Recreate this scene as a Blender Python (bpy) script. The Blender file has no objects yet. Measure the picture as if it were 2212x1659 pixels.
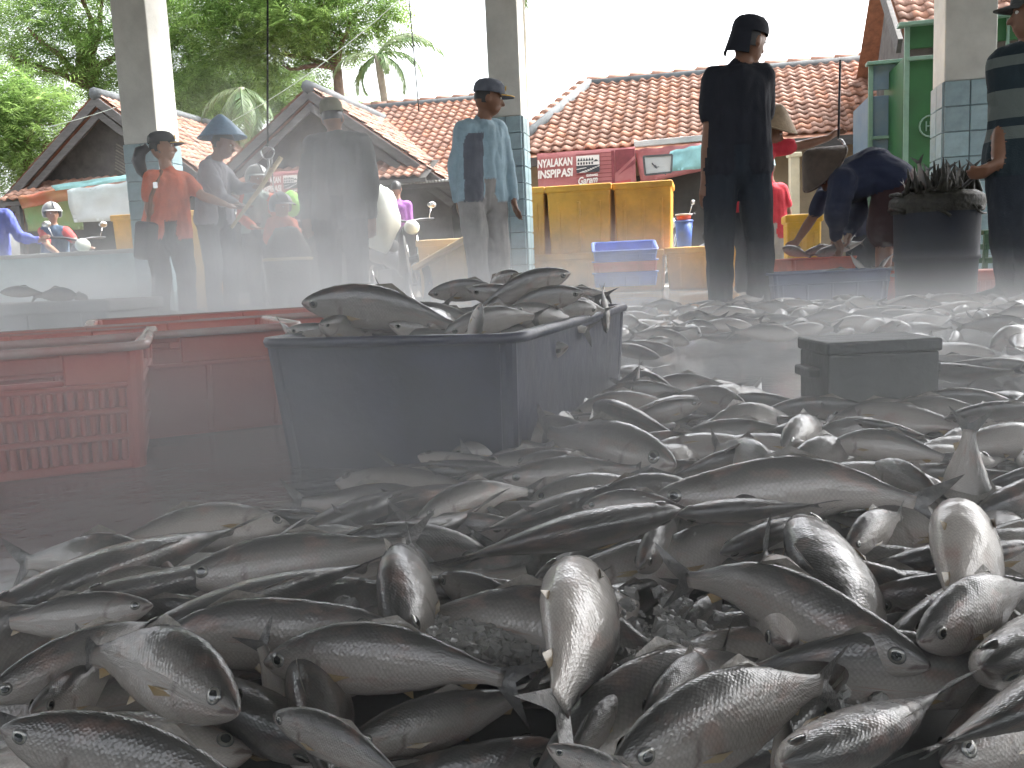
import bpy, bmesh, math, random
import numpy as np
from mathutils import Vector, Matrix, noise

random.seed(7)
sc = bpy.context.scene
col = sc.collection
R = math.radians

# ------------------------------------------------------------------ camera
CAM_H, PITCH, ROLL = 0.30, R(7.5), R(2.6)
FPX, CX, CY = 1916.0, 1106.0, 829.5            # focal length and centre in a 2212-wide picture
_F = Vector((0, math.cos(PITCH), -math.sin(PITCH)))
_R0 = Vector((1, 0, 0)); _U0 = Vector((0, math.sin(PITCH), math.cos(PITCH)))
_RT = _R0 * math.cos(ROLL) - _U0 * math.sin(ROLL)
_UP = _R0 * math.sin(ROLL) + _U0 * math.cos(ROLL)
EYE = Vector((0, 0, CAM_H))
cam_d = bpy.data.cameras.new('camera'); cam = bpy.data.objects.new('camera', cam_d); col.objects.link(cam)
cam.matrix_world = Matrix(((_RT.x, _UP.x, -_F.x, 0), (_RT.y, _UP.y, -_F.y, 0), (_RT.z, _UP.z, -_F.z, CAM_H), (0, 0, 0, 1)))
cam_d.sensor_width = 36; cam_d.lens = 36 * FPX / 2212
cam_d.clip_start = 0.02; cam_d.clip_end = 900
sc.camera = cam

# ------------------------------------------------------------------ sky, sun, exposure
SUN_EL, SUN_AZ = R(56), R(62)                   # bright overcast, light from beyond the hall and the right
w = bpy.data.worlds.new('World'); sc.world = w; w.use_nodes = True
nt = w.node_tree; bg = nt.nodes['Background']
sky = nt.nodes.new('ShaderNodeTexSky'); sky.sky_type = 'NISHITA'; sky.sun_disc = False
sky.sun_elevation = SUN_EL; sky.sun_rotation = SUN_AZ; sky.dust_density = 6.0; sky.air_density = 1.0; sky.ozone_density = 1.0
hsv = nt.nodes.new('ShaderNodeHueSaturation'); hsv.inputs['Saturation'].default_value = 0.22; hsv.inputs['Value'].default_value = 1.0
nt.links.new(sky.outputs[0], hsv.inputs['Color']); nt.links.new(hsv.outputs[0], bg.inputs['Color'])
bg.inputs['Strength'].default_value = 0.15
sun_d = bpy.data.lights.new('sun', 'SUN'); sun_d.energy = 1.3; sun_d.angle = R(14); sun_d.color = (1, 0.96, 0.9)
sun = bpy.data.objects.new('sun', sun_d); col.objects.link(sun)
_sd = Vector((math.sin(SUN_AZ) * math.cos(SUN_EL), math.cos(SUN_AZ) * math.cos(SUN_EL), math.sin(SUN_EL)))
sun.rotation_euler = _sd.to_track_quat('Z', 'Y').to_euler()
sc.view_settings.view_transform = 'Standard'; sc.view_settings.look = 'None'
sc.view_settings.exposure = 2.55; sc.view_settings.gamma = 1.0; sc.view_settings.use_curve_mapping = False
sc.render.engine = 'CYCLES'
cy = sc.cycles
cy.use_denoising = True
try: cy.denoiser = 'OPENIMAGEDENOISE'
except Exception: pass
cy.max_bounces = 6; cy.diffuse_bounces = 3; cy.glossy_bounces = 3; cy.transmission_bounces = 5; cy.volume_bounces = 2; cy.transparent_max_bounces = 8
cy.use_adaptive_sampling = True; cy.adaptive_threshold = 0.04
cy.volume_step_rate = 2.0; cy.volume_max_steps = 64
cy.sample_clamp_indirect = 6.0

# ------------------------------------------------------------------ picture <-> place
def ray(u, v): return _F + _RT * ((u - CX) / FPX) + _UP * ((CY - v) / FPX)
def at(u, v, Y):
    r = ray(u, v); return EYE + r * (Y / r.y)
def onz(u, v, z):
    r = ray(u, v); return EYE + r * ((z - CAM_H) / r.z)
GY = R(-12.5)                                   # the houses and the pillar row are turned this far
GX, GYV = Vector((math.cos(GY), math.sin(GY), 0)), Vector((-math.sin(GY), math.cos(GY), 0))
ZV = Vector((0, 0, 1))
def frame(o, ex=GX, ey=GYV, ez=ZV):
    return Matrix(((ex.x, ey.x, ez.x, o.x), (ex.y, ey.y, ez.y, o.y), (ex.z, ey.z, ez.z, o.z), (0, 0, 0, 1)))

# ------------------------------------------------------------------ materials
def mat(name, c, rough=0.6, metal=0.0, var=0.25, vs=6.0, bump=0.0, bs=40.0, spec=0.5, coat=0.0, c2=None, rnd=0.0, stretch=None, island=False, trans=0.0, alpha=None, thin=0.0):
    m = bpy.data.materials.new(name); m.use_nodes = True
    n, l = m.node_tree.nodes, m.node_tree.links
    b = n['Principled BSDF']
    b.inputs['Roughness'].default_value = rough; b.inputs['Metallic'].default_value = metal
    b.inputs['Specular IOR Level'].default_value = spec
    if coat: b.inputs['Coat Weight'].default_value = coat; b.inputs['Coat Roughness'].default_value = 0.1
    if trans: b.inputs['Transmission Weight'].default_value = trans
    tc = n.new('ShaderNodeTexCoord'); src = tc.outputs['Object']
    if stretch:
        mp = n.new('ShaderNodeMapping'); mp.inputs['Scale'].default_value = stretch; l.new(src, mp.inputs[0]); src = mp.outputs[0]
    nz = n.new('ShaderNodeTexNoise'); nz.inputs['Scale'].default_value = vs; nz.inputs['Detail'].default_value = 6; nz.inputs['Roughness'].default_value = 0.65
    l.new(src, nz.inputs['Vector'])
    mx = n.new('ShaderNodeMix'); mx.data_type = 'RGBA'
    ca = Vector(c); cb = Vector(c2) if c2 else ca * (1 + var)
    if not c2: ca = ca * (1 - var)
    mx.inputs[6].default_value = (*ca, 1); mx.inputs[7].default_value = (*cb, 1)
    rp = n.new('ShaderNodeMapRange'); rp.inputs[1].default_value = 0.32; rp.inputs[2].default_value = 0.68
    l.new(nz.outputs[0], rp.inputs[0]); l.new(rp.outputs[0], mx.inputs[0])
    out = mx.outputs[2]
    if rnd:
        hs = n.new('ShaderNodeHueSaturation')
        if island: g = n.new('ShaderNodeNewGeometry'); ro = g.outputs['Random Per Island']
        else: g = n.new('ShaderNodeObjectInfo'); ro = g.outputs['Random']
        r2 = n.new('ShaderNodeMapRange'); r2.inputs[3].default_value = 1 - rnd; r2.inputs[4].default_value = 1 + rnd
        l.new(ro, r2.inputs[0]); l.new(r2.outputs[0], hs.inputs['Value']); l.new(out, hs.inputs['Color']); out = hs.outputs[0]
    l.new(out, b.inputs['Base Color'])
    if thin:
        tr = n.new('ShaderNodeBsdfTranslucent'); ms = n.new('ShaderNodeMixShader'); ms.inputs[0].default_value = thin
        l.new(out, tr.inputs[0]); l.new(b.outputs[0], ms.inputs[1]); l.new(tr.outputs[0], ms.inputs[2])
        l.new(ms.outputs[0], n['Material Output'].inputs[0])
    if bump:
        n2 = n.new('ShaderNodeTexNoise'); n2.inputs['Scale'].default_value = bs; n2.inputs['Detail'].default_value = 4
        l.new(src, n2.inputs['Vector'])
        bp = n.new('ShaderNodeBump'); bp.inputs['Strength'].default_value = bump; bp.inputs['Distance'].default_value = 0.01
        l.new(n2.outputs[0], bp.inputs['Height']); l.new(bp.outputs[0], b.inputs['Normal'])
    return m

M = {}
M['plaster'] = mat('plaster', (0.60, 0.60, 0.56), 0.8, var=0.14, vs=2.5, bump=0.25, bs=30)
M['tile_blue'] = mat('pillar_tile', (0.25, 0.355, 0.39), 0.3, var=0.25, vs=5, spec=0.5, rnd=0.13)
M['grout'] = mat('grout', (0.19, 0.24, 0.26), 0.9)
M['wallpaint'] = mat('pale_wall_paint', (0.42, 0.55, 0.56), 0.7, var=0.15, vs=3, bump=0.2)
M['roof_under'] = mat('hall_roof_sheet', (0.16, 0.17, 0.17), 0.7)
M['rooftile'] = mat('clay_tile', (0.20, 0.10, 0.068), 0.75, c2=(0.34, 0.195, 0.14), vs=5, bump=0.3, bs=60, rnd=0.32)
M['rooftile_j'] = mat('clay_tile_far', (0.20, 0.10, 0.068), 0.75, c2=(0.34, 0.195, 0.14), vs=5, bump=0.3, bs=60, rnd=0.32, island=True)
M['tile_old'] = mat('mossy_clay_tile', (0.20, 0.10, 0.065), 0.8, c2=(0.38, 0.18, 0.11), vs=9, rnd=0.35)
M['ridgecap'] = mat('cement_ridge', (0.085, 0.095, 0.10), 0.85, var=0.3, vs=5, bump=0.4)
M['grey_board'] = mat('weathered_board', (0.075, 0.072, 0.07), 0.8, var=0.3, vs=3, stretch=(1, 1, 6), bump=0.2)
M['dark_weave'] = mat('woven_bamboo', (0.07, 0.065, 0.06), 0.85, var=0.4, vs=4)
M['bamboo_strip'] = mat('bamboo_strip', (0.15, 0.135, 0.115), 0.8, var=0.35, vs=12, rnd=0.3)
M['dark_in'] = mat('dark_interior', (0.035, 0.033, 0.03), 0.9)  # shade inside the openings painted as near-black; also on the skirt deck
M['whitewash'] = mat('whitewash', (0.45, 0.45, 0.44), 0.85, var=0.2, vs=1.5, bump=0.2)
M['tanwall'] = mat('tan_wall', (0.30, 0.24, 0.16), 0.85, var=0.25, vs=1.5)
M['corrug'] = mat('corrugated_sheet', (0.36, 0.36, 0.35), 0.55, metal=0.3, var=0.25, vs=2)
M['bark'] = mat('bark', (0.13, 0.085, 0.06), 0.9, var=0.35, vs=5, bump=0.6, bs=18)
M['palmbark'] = mat('palm_bark', (0.26, 0.24, 0.19), 0.9, var=0.25, vs=5, bump=0.5)
M['leaf'] = mat('leaf', (0.12, 0.215, 0.055), 0.5, c2=(0.26, 0.38, 0.12), vs=0.7, rnd=0.45, island=True, thin=0.6)
M['leaf2'] = mat('leaf_dark', (0.04, 0.11, 0.03), 0.5, c2=(0.07, 0.185, 0.04), vs=0.7, rnd=0.5, island=True, thin=0.4)
M['frond'] = mat('palm_frond', (0.06, 0.13, 0.045), 0.5, c2=(0.17, 0.24, 0.09), vs=1.2, rnd=0.3, island=True, thin=0.4)
M['frond_dry'] = mat('pale_frond', (0.11, 0.16, 0.07), 0.6, c2=(0.20, 0.25, 0.12), vs=1.2, rnd=0.3, island=True, thin=0.35)
M['yellowbin'] = mat('yellow_plastic', (0.68, 0.35, 0.045), 0.5, var=0.2, vs=3, bump=0.1)
M['yellowbright'] = mat('bright_yellow_plastic', (0.75, 0.45, 0.02), 0.4, var=0.12)
M['creambin'] = mat('cream_foam', (0.68, 0.50, 0.27), 0.7, var=0.1)
M['bluecrate'] = mat('blue_plastic', (0.010, 0.014, 0.036), 0.36, var=0.5, vs=9, bump=0.25, bs=25)
M['bluebright'] = mat('bright_blue_plastic', (0.05, 0.13, 0.50), 0.4, var=0.2)
M['redcrate'] = mat('red_plastic', (0.34, 0.04, 0.028), 0.42, c2=(0.38, 0.08, 0.05), vs=8, bump=0.25, bs=25)
M['redrim'] = mat('red_rim_highlight', (0.30, 0.12, 0.10), 0.25, c2=(0.34, 0.28, 0.26), vs=9)  # pale patches paint the wet highlight along the rim
M['orangecrate'] = mat('orange_red_plastic', (0.52, 0.075, 0.03), 0.45, var=0.2)
M['greenpaint'] = mat('green_paint', (0.010, 0.075, 0.018), 0.5, var=0.2, vs=2)
M['greentrim'] = mat('green_grey_trim', (0.12, 0.21, 0.16), 0.5, var=0.15)
M['bluepanel'] = mat('blue_grey_panel', (0.08, 0.14, 0.21), 0.55, c2=(0.14, 0.19, 0.22), vs=2.2, bump=0.1)
M['slate'] = mat('dark_box', (0.055, 0.06, 0.06), 0.55, var=0.25, vs=7, bump=0.3)
M['drum'] = mat('drum_plastic', (0.008, 0.013, 0.024), 0.75, var=0.3)
M['net'] = mat('brown_net', (0.022, 0.02, 0.013), 0.6, var=0.6, vs=30, bump=0.8, bs=50)
M['metal'] = mat('bright_metal', (0.6, 0.6, 0.6), 0.25, metal=1.0)
M['darkmetal'] = mat('dark_metal', (0.05, 0.05, 0.055), 0.4, metal=0.6)
M['rubber'] = mat('rubber', (0.02, 0.02, 0.02), 0.8)
M['rope'] = mat('black_rope', (0.02, 0.02, 0.02), 0.9)
M['paleline'] = mat('pale_line', (0.45, 0.5, 0.45), 0.8)
M['wood'] = mat('pale_wood', (0.55, 0.45, 0.26), 0.6, var=0.2, vs=3, stretch=(1, 1, 8))
M['white'] = mat('white_cloth', (0.42, 0.45, 0.46), 0.85, var=0.08, vs=4, bump=0.2, bs=12)
M['whiteplastic'] = mat('white_plastic', (0.62, 0.66, 0.62), 0.5, var=0.1, bump=0.3, bs=9)
M['pinkred'] = mat('faded_red_banner', (0.36, 0.12, 0.125), 0.8, c2=(0.45, 0.19, 0.19), vs=1.6)
M['pinkdark'] = mat('dark_red_print', (0.20, 0.05, 0.06), 0.8)
M['pinkband'] = mat('bright_red_print', (0.50, 0.10, 0.10), 0.8)
M['print_white'] = mat('white_print', (0.72, 0.70, 0.68), 0.8, var=0.05)
M['print_dark'] = mat('dark_print', (0.05, 0.055, 0.065), 0.8)
M['cyan'] = mat('cyan_cloth', (0.26, 0.50, 0.52), 0.85, var=0.15)
M['greenbanner'] = mat('green_banner', (0.10, 0.22, 0.09), 0.85, c2=(0.22, 0.20, 0.08), vs=1.2)
M['redbanner'] = mat('rust_banner', (0.28, 0.07, 0.04), 0.85, c2=(0.22, 0.14, 0.06), vs=1.5)
M['post'] = mat('cream_post', (0.55, 0.52, 0.40), 0.7, var=0.1)
M['ice'] = mat('ice', (0.62, 0.61, 0.585), 0.16, var=0.12, vs=40, trans=0.5, spec=0.6, bump=0.4, bs=160)
M['slush'] = mat('slush', (0.30, 0.295, 0.28), 0.18, c2=(0.52, 0.51, 0.49), vs=45, spec=0.6, bump=0.8, bs=190, coat=.4)
M['skin'] = mat('skin', (0.20, 0.095, 0.055), 0.5, var=0.12, vs=12)
M['skin_light'] = mat('lighter_skin', (0.36, 0.19, 0.12), 0.5, var=0.1, vs=12)
M['hair'] = mat('black_hair', (0.012, 0.011, 0.011), 0.45, var=0.3, vs=30, stretch=(1, 1, .2))
M['eyew'] = mat('eye_white', (0.7, 0.68, 0.64), 0.2, var=0.02)
M['black'] = mat('black_gloss', (0.008, 0.008, 0.009), 0.25)
CL = {}
def cloth(k, c, var=0.16, **kw): CL[k] = mat(k, c, 0.88, var=var, vs=9, bump=0.35, bs=160, **kw); return CL[k]
cloth('orange_cotton', (0.60, 0.13, 0.055)); cloth('grey_cotton', (0.25, 0.25, 0.28)); cloth('dark_grey_cotton', (0.07, 0.075, 0.075))
cloth('pale_blue_cotton', (0.30, 0.42, 0.49)); cloth('dusk_grey_cotton', (0.13, 0.14, 0.17)); cloth('navy_cotton', (0.012, 0.014, 0.022)); cloth('black_denim', (0.014, 0.02, 0.030))
cloth('khaki_grey', (0.29, 0.28, 0.27)); cloth('blue_cotton', (0.016, 0.023, 0.055)); cloth('bright_red_cotton', (0.55, 0.035, 0.055))
cloth('violet_blue_nylon', (0.09, 0.12, 0.45)); cloth('slate_blue_cotton', (0.06, 0.11, 0.18)); cloth('purple_cotton', (0.36, 0.12, 0.46)); cloth('maroon_cotton', (0.045, 0.018, 0.02))
cloth('black_cloth', (0.02, 0.02, 0.022)); cloth('olive_cap', (0.17, 0.17, 0.12)); cloth('striped_grey', (0.30, 0.36, 0.33))
cloth('brown_leather', (0.20, 0.085, 0.04)); cloth('red_sleeve', (0.60, 0.07, 0.07)); cloth('lime', (0.35, 0.75, 0.15)); cloth('sky_cap', (0.35, 0.52, 0.56))
def striped(k, c, c2, bands):
    m = cloth(k, c); n, l = m.node_tree.nodes, m.node_tree.links; b = n['Principled BSDF']; src = b.inputs['Base Color'].links[0].from_socket
    tc = n.new('ShaderNodeTexCoord'); sx = n.new('ShaderNodeSeparateXYZ'); l.new(tc.outputs['Object'], sx.inputs[0]); tot = None
    for z, h in bands:
        q = n.new('ShaderNodeMath'); q.operation = 'COMPARE'; q.inputs[1].default_value = z; q.inputs[2].default_value = h; l.new(sx.outputs[2], q.inputs[0])
        if tot is None: tot = q.outputs[0]
        else: a = n.new('ShaderNodeMath'); a.operation = 'MAXIMUM'; l.new(tot, a.inputs[0]); l.new(q.outputs[0], a.inputs[1]); tot = a.outputs[0]
    mx = n.new('ShaderNodeMix'); mx.data_type = 'RGBA'; mx.inputs[7].default_value = (*c2, 1); l.new(tot, mx.inputs[0]); l.new(src, mx.inputs[6]); l.new(mx.outputs[2], b.inputs['Base Color'])
striped('teal_stripe_dark', (0.015, 0.028, 0.036), (0.12, 0.14, 0.13), [(at(2130, 208, 4.4).z, .018), (at(2200, 235, 4.4).z, .05), (at(2200, 290, 4.4).z, .03), (at(2160, 135, 4.4).z, .025)])
M['hat_blue'] = mat('blue_straw', (0.09, 0.20, 0.32), 0.55, var=0.15, vs=20, bump=0.3)
M['hat_tan'] = mat('tan_straw', (0.30, 0.22, 0.14), 0.7, var=0.2, vs=20, bump=0.3)
M['hat_brown'] = mat('brown_straw', (0.085, 0.06, 0.045), 0.7, var=0.25, vs=20, bump=0.3)
M['helmet_grey'] = mat('helmet_grey', (0.30, 0.31, 0.30), 0.35, var=0.08)
M['helmet_dark'] = mat('helmet_dark', (0.12, 0.13, 0.15), 0.3, var=0.08)
M['shoe'] = mat('sandal', (0.02, 0.02, 0.022), 0.6)

# ------------------------------------------------------------------ mesh helpers
class MB:
    def __init__(s): s.v = []; s.f = []; s.m = []
    def add(s, vs, fs, mi=0):
        o = len(s.v); s.v += [Vector(p) for p in vs]; s.f += [tuple(i + o for i in q) for q in fs]; s.m += [mi] * len(fs); return s
    def box(s, c, size, rot=None, mi=0, taper=1.0):
        x, y, z = size[0] / 2, size[1] / 2, size[2] / 2
        P = [Vector((sx * x * (taper if sz < 0 else 1), sy * y * (taper if sz < 0 else 1), sz * z)) for sz in (-1, 1) for sy in (-1, 1) for sx in (-1, 1)]
        if rot is not None: P = [rot @ p for p in P]
        c = Vector(c)
        return s.add([p + c for p in P], [(0, 2, 3, 1), (4, 5, 7, 6), (0, 1, 5, 4), (2, 6, 7, 3), (0, 4, 6, 2), (1, 3, 7, 5)], mi)
    def beam(s, a, b, w, h=None, up=ZV, mi=0):
        a, b = Vector(a), Vector(b); d = b - a; L = d.length; d.normalize(); h = h or w
        sx = d.cross(up)
        if sx.length < 1e-4: sx = d.cross(Vector((1, 0, 0)))
        sx.normalize(); u = sx.cross(d)
        return s.box((a + b) / 2, (w, L, h), Matrix((sx, d, u)).transposed(), mi)
    def tube(s, pts, rad, n=8, mi=0, cap=True):
        pts = [Vector(p) for p in pts]; N = len(pts)
        if not hasattr(rad, '__len__'): rad = [rad] * N
        vs, fs = [], []; prev = None
        for i, p in enumerate(pts):
            d = (pts[min(i + 1, N - 1)] - pts[max(i - 1, 0)]).normalized()
            if prev is None:
                a = d.cross(ZV)
                if a.length < 1e-3: a = d.cross(Vector((1, 0, 0)))
            else: a = prev - d * prev.dot(d)
            a.normalize(); prev = a; b = d.cross(a)
            for k in range(n):
                t = 2 * math.pi * k / n; vs.append(p + (a * math.cos(t) + b * math.sin(t)) * rad[i])
        for i in range(N - 1):
            for k in range(n):
                fs.append((i * n + k, i * n + (k + 1) % n, (i + 1) * n + (k + 1) % n, (i + 1) * n + k))
        if cap: fs.append(tuple(range(n - 1, -1, -1))); fs.append(tuple((N - 1) * n + k for k in range(n)))
        return s.add(vs, fs, mi)
    def ball(s, c, r, rot=None, n=14, m=9, mi=0):
        c = Vector(c); r = Vector(r) if hasattr(r, '__len__') else Vector((r, r, r)); vs, fs = [], []
        for i in range(m + 1):
            ph = math.pi * i / m
            for k in range(n):
                th = 2 * math.pi * k / n
                p = Vector((r.x * math.sin(ph) * math.cos(th), r.y * math.sin(ph) * math.sin(th), r.z * math.cos(ph)))
                vs.append((rot @ p if rot is not None else p) + c)
        for i in range(m):
            for k in range(n):
                fs.append((i * n + k, (i + 1) * n + k, (i + 1) * n + (k + 1) % n, i * n + (k + 1) % n))
        return s.add(vs, fs, mi)
    def caps(s, a, b, ra, rb=None, n=12, mi=0):
        a, b = Vector(a), Vector(b); rb = ra if rb is None else rb; d = b - a; L = d.length
        if L < 1e-5: return s.ball(a, max(ra, rb), mi=mi)
        d.normalize(); pts, rs = [], []
        for k in range(1, 5): t = math.pi / 2 * (1 - k / 4.0); pts.append(a - d * ra * math.sin(t) if k < 4 else a); rs.append(ra * math.cos(t) if k < 4 else ra)
        for k in range(0, 4): t = math.pi / 2 * (k / 4.0); pts.append(b + d * rb * math.sin(t)); rs.append(rb * math.cos(t))
        return s.tube(pts, rs, n, mi)
    def lathe(s, prof, o=(0, 0, 0), n=24, rot=None, mi=0):
        o = Vector(o); vs, fs = [], []
        for (r, z) in prof:
            for k in range(n):
                t = 2 * math.pi * k / n; p = Vector((r * math.cos(t), r * math.sin(t), z)); vs.append((rot @ p if rot is not None else p) + o)
        for i in range(len(prof) - 1):
            for k in range(n): fs.append((i * n + k, i * n + (k + 1) % n, (i + 1) * n + (k + 1) % n, (i + 1) * n + k))
        return s.add(vs, fs, mi)
    def grid(s, fn, nu, nv, th=0.0, mi=0):
        P = [[Vector(fn(i / nu, j / nv)) for i in range(nu + 1)] for j in range(nv + 1)]
        W = nu + 1; vs = [p for row in P for p in row]
        fs = [(j * W + i, j * W + i + 1, (j + 1) * W + i + 1, (j + 1) * W + i) for j in range(nv) for i in range(nu)]
        if th:
            nrm = (P[0][nu] - P[0][0]).cross(P[nv][0] - P[0][0]).normalized(); N = len(vs)
            vs = vs + [p - nrm * th for p in vs]; fs = fs + [tuple(N + i for i in reversed(q)) for q in fs]
            rim = [i for i in range(W)] + [j * W + nu for j in range(1, nv + 1)] + [nv * W + i for i in range(nu - 1, -1, -1)] + [j * W for j in range(nv - 1, 0, -1)]
            for k in range(len(rim)): a, b = rim[k], rim[(k + 1) % len(rim)]; fs.append((b, a, a + N, b + N))
        return s.add(vs, fs, mi)
    def mesh(s, name, mats, smooth=False, xf=None):
        me = bpy.data.meshes.new(name); vs = [xf @ p for p in s.v] if xf is not None else s.v
        me.from_pydata([tuple(p) for p in vs], [], s.f)
        for m in (mats if isinstance(mats, (list, tuple)) else [mats]): me.materials.append(m)
        if any(s.m): me.polygons.foreach_set('material_index', s.m)
        if smooth: me.polygons.foreach_set('use_smooth', [True] * len(s.f))
        me.update(); return me
    def build(s, name, mats, parent=None, smooth=False, xf=None):
        return ob(name, s.mesh(name, mats, smooth, xf), parent)

def ob_unused(name, me, parent=None, mw=None):
    o = bpy.data.objects.new(name, me); col.objects.link(o)
    if parent is not None: o.parent = parent
    if mw is not None: o.matrix_basis = mw
    return o
def tag(o, label=None, cat=None, group=None, kind=None):
    if label: o['label'] = label
    if cat: o['category'] = cat
    if group: o['group'] = group
    if kind: o['kind'] = kind
    return o
def empty(name, loc=(0, 0, 0), mw=None):
    o = bpy.data.objects.new(name, None); col.objects.link(o); o.empty_display_size = 0.1
    if mw is not None: o.matrix_basis = mw
    else: o.location = loc
    return o
def bevel(o, wdt=0.01, seg=2):
    b = o.modifiers.new('bevel', 'BEVEL'); b.width = wdt; b.segments = seg; b.limit_method = 'ANGLE'; b.angle_limit = R(40); return o
def sagline(a, b, sag, n=10):
    a, b = Vector(a), Vector(b)
    return [a.lerp(b, i / n) - ZV * sag * 4 * (i / n) * (1 - i / n) for i in range(n + 1)]
def wmat(o):
    if o.parent is None: return o.matrix_basis.copy()
    return wmat(o.parent) @ o.matrix_parent_inverse @ o.matrix_basis
def ob(name, me, parent=None, mw=None, local=False):
    o = bpy.data.objects.new(name, me); col.objects.link(o)
    if mw is not None: o.matrix_basis = mw
    if parent is not None:
        o.parent = parent
        if not local: o.matrix_parent_inverse = wmat(parent).inverted()
    return o

# ================================================================== the setting
def floor_material():
    m = mat('wet_concrete', (0.095, 0.10, 0.10), 0.3, c2=(0.19, 0.195, 0.19), vs=3.5, bump=0.0)
    n, l = m.node_tree.nodes, m.node_tree.links; b = n['Principled BSDF']
    tc = n.new('ShaderNodeTexCoord')
    nz = n.new('ShaderNodeTexNoise'); nz.inputs['Scale'].default_value = 2.2; nz.inputs['Detail'].default_value = 5; l.new(tc.outputs['Object'], nz.inputs[0])
    mr = n.new('ShaderNodeMapRange'); mr.inputs[1].default_value = 0.4; mr.inputs[2].default_value = 0.62; mr.inputs[3].default_value = 0.04; mr.inputs[4].default_value = 0.22
    l.new(nz.outputs[0], mr.inputs[0]); l.new(mr.outputs[0], b.inputs['Roughness'])
    n2 = n.new('ShaderNodeTexNoise'); n2.inputs['Scale'].default_value = 38; n2.inputs['Detail'].default_value = 5; l.new(tc.outputs['Object'], n2.inputs[0])
    bp = n.new('ShaderNodeBump'); bp.inputs['Strength'].default_value = 0.35; bp.inputs['Distance'].default_value = 0.004
    l.new(n2.outputs[0], bp.inputs['Height']); l.new(bp.outputs[0], b.inputs['Normal'])
    return m
M['floor'] = floor_material()
M['yard'] = mat('yard_earth', (0.20, 0.18, 0.15), 0.9, var=0.3, vs=0.8, bump=0.4, bs=9)
g = MB(); S = 400; g.add([(-S, -S, -0.10), (S, -S, -0.10), (S, S, -0.10), (-S, S, -0.10)], [(0, 1, 2, 3)])
tag(g.build('ground', M['yard']), kind='structure')
ROW0 = at(1102, 250, 8.8)                      # centre pillar, top of its tiles
ROWB = Vector((ROW0.x, ROW0.y, 0))
XF = frame(ROWB)                               # local x along the pillar row, y out of the hall
m = MB(); m.box((0, -10.0, -0.06), (36, 23.0, 0.12)); tag(bevel(m.build('hall_floor', M['floor'], xf=XF), 0.02), kind='structure')
m = MB(); m.box((0, -7.4, 5.15), (36, 17.4, 0.12)); m.box((0, 0, 4.93), (36, 0.3, 0.32))
tag(m.build('hall_ceiling', M['roof_under'], xf=XF), kind='structure')
m = MB(); m.box((0, -16.0, 0.8), (36, 0.2, 1.6)); tag(m.build('added_back_wall', M['wallpaint'], xf=XF), kind='structure')  # unseen wall added behind the camera; dims the near fish, lets light over it

# ------------------------------------------------------------------ pillars
def slab_tile(wd, ht, th=0.012):
    t = MB(); c = 0.004
    t.add([(0, 0, 0), (wd, 0, 0), (wd, 0, ht), (0, 0, ht), (c, -th, c), (wd - c, -th, c), (wd - c, -th, ht - c), (c, -th, ht - c)],
          [(4, 5, 6, 7), (0, 1, 5, 4), (1, 2, 6, 5), (2, 3, 7, 6), (3, 0, 4, 7)])
    return t.mesh('tile', M['tile_blue'])
def pillar(u, v, d, wd, label):
    top = at(u, v, d); o = Vector((top.x, top.y, 0)) + GYV * (wd / 2); Z = top.z
    root = empty('pillar', o)
    s = MB(); h = wd / 2
    s.box((0, 0, 5.08 / 2 + Z / 2), (wd, wd, 5.08 - Z)); bevel(s.build('shaft', M['plaster'], root, xf=frame(o)), 0.012)
    s = MB(); s.box((0, 0, Z / 2), (wd + 0.004, wd + 0.004, Z)); core = s.build('tiled_base', M['grout'], root, xf=frame(o))
    n = 2; tw = wd / n; rows = max(1, round(Z / tw)); th = Z / rows
    me = slab_tile(tw - 0.006, th - 0.006)
    for k, (ex, ey) in enumerate(((GX, GYV), (GYV, -GX), (-GX, -GYV), (-GYV, GX))):
        for i in range(n):
            for j in range(rows):
                p = o + ex * (-h + i * tw + 0.003) - ey * (h + 0.003) + ZV * (j * th + 0.003)
                ob('tile', me, core, frame(p, ex, ey))
    return tag(root, label, 'pillar', 'pillars along the open side of the hall')
pillar(304, 310, 9.5, 0.40, 'pale concrete pillar with light blue tiles behind the woman in orange')
pillar(1092, 252, 8.8, 0.31, 'grey concrete pillar with blue tiles beside the yellow bins')
pillar(2096, 172, 8.0, 0.42, 'dark shaded concrete pillar with blue tiles in front of the green kiosk')

# low wall from the left pillar outwards
pl = at(304, 310, 9.5); wl = MB()
o = Vector((pl.x, pl.y, 0)) + GYV * 0.2 - GX * 0.21
wl.box((-3.5, 0, 0.32), (7.0, 0.16, 0.64)); wr_ = empty('low_wall', o)
bevel(wl.build('wall_body', M['wallpaint'], wr_, xf=frame(o)), 0.01)
wl = MB(); wl.box((-3.5, 0, 0.66), (7.0, 0.22, 0.045)); bevel(wl.build('coping', M['whitewash'], wr_, xf=frame(o)), 0.008)
tag(wr_, 'low pale blue wall with a light coping left of the tiled pillar', 'wall')

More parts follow.
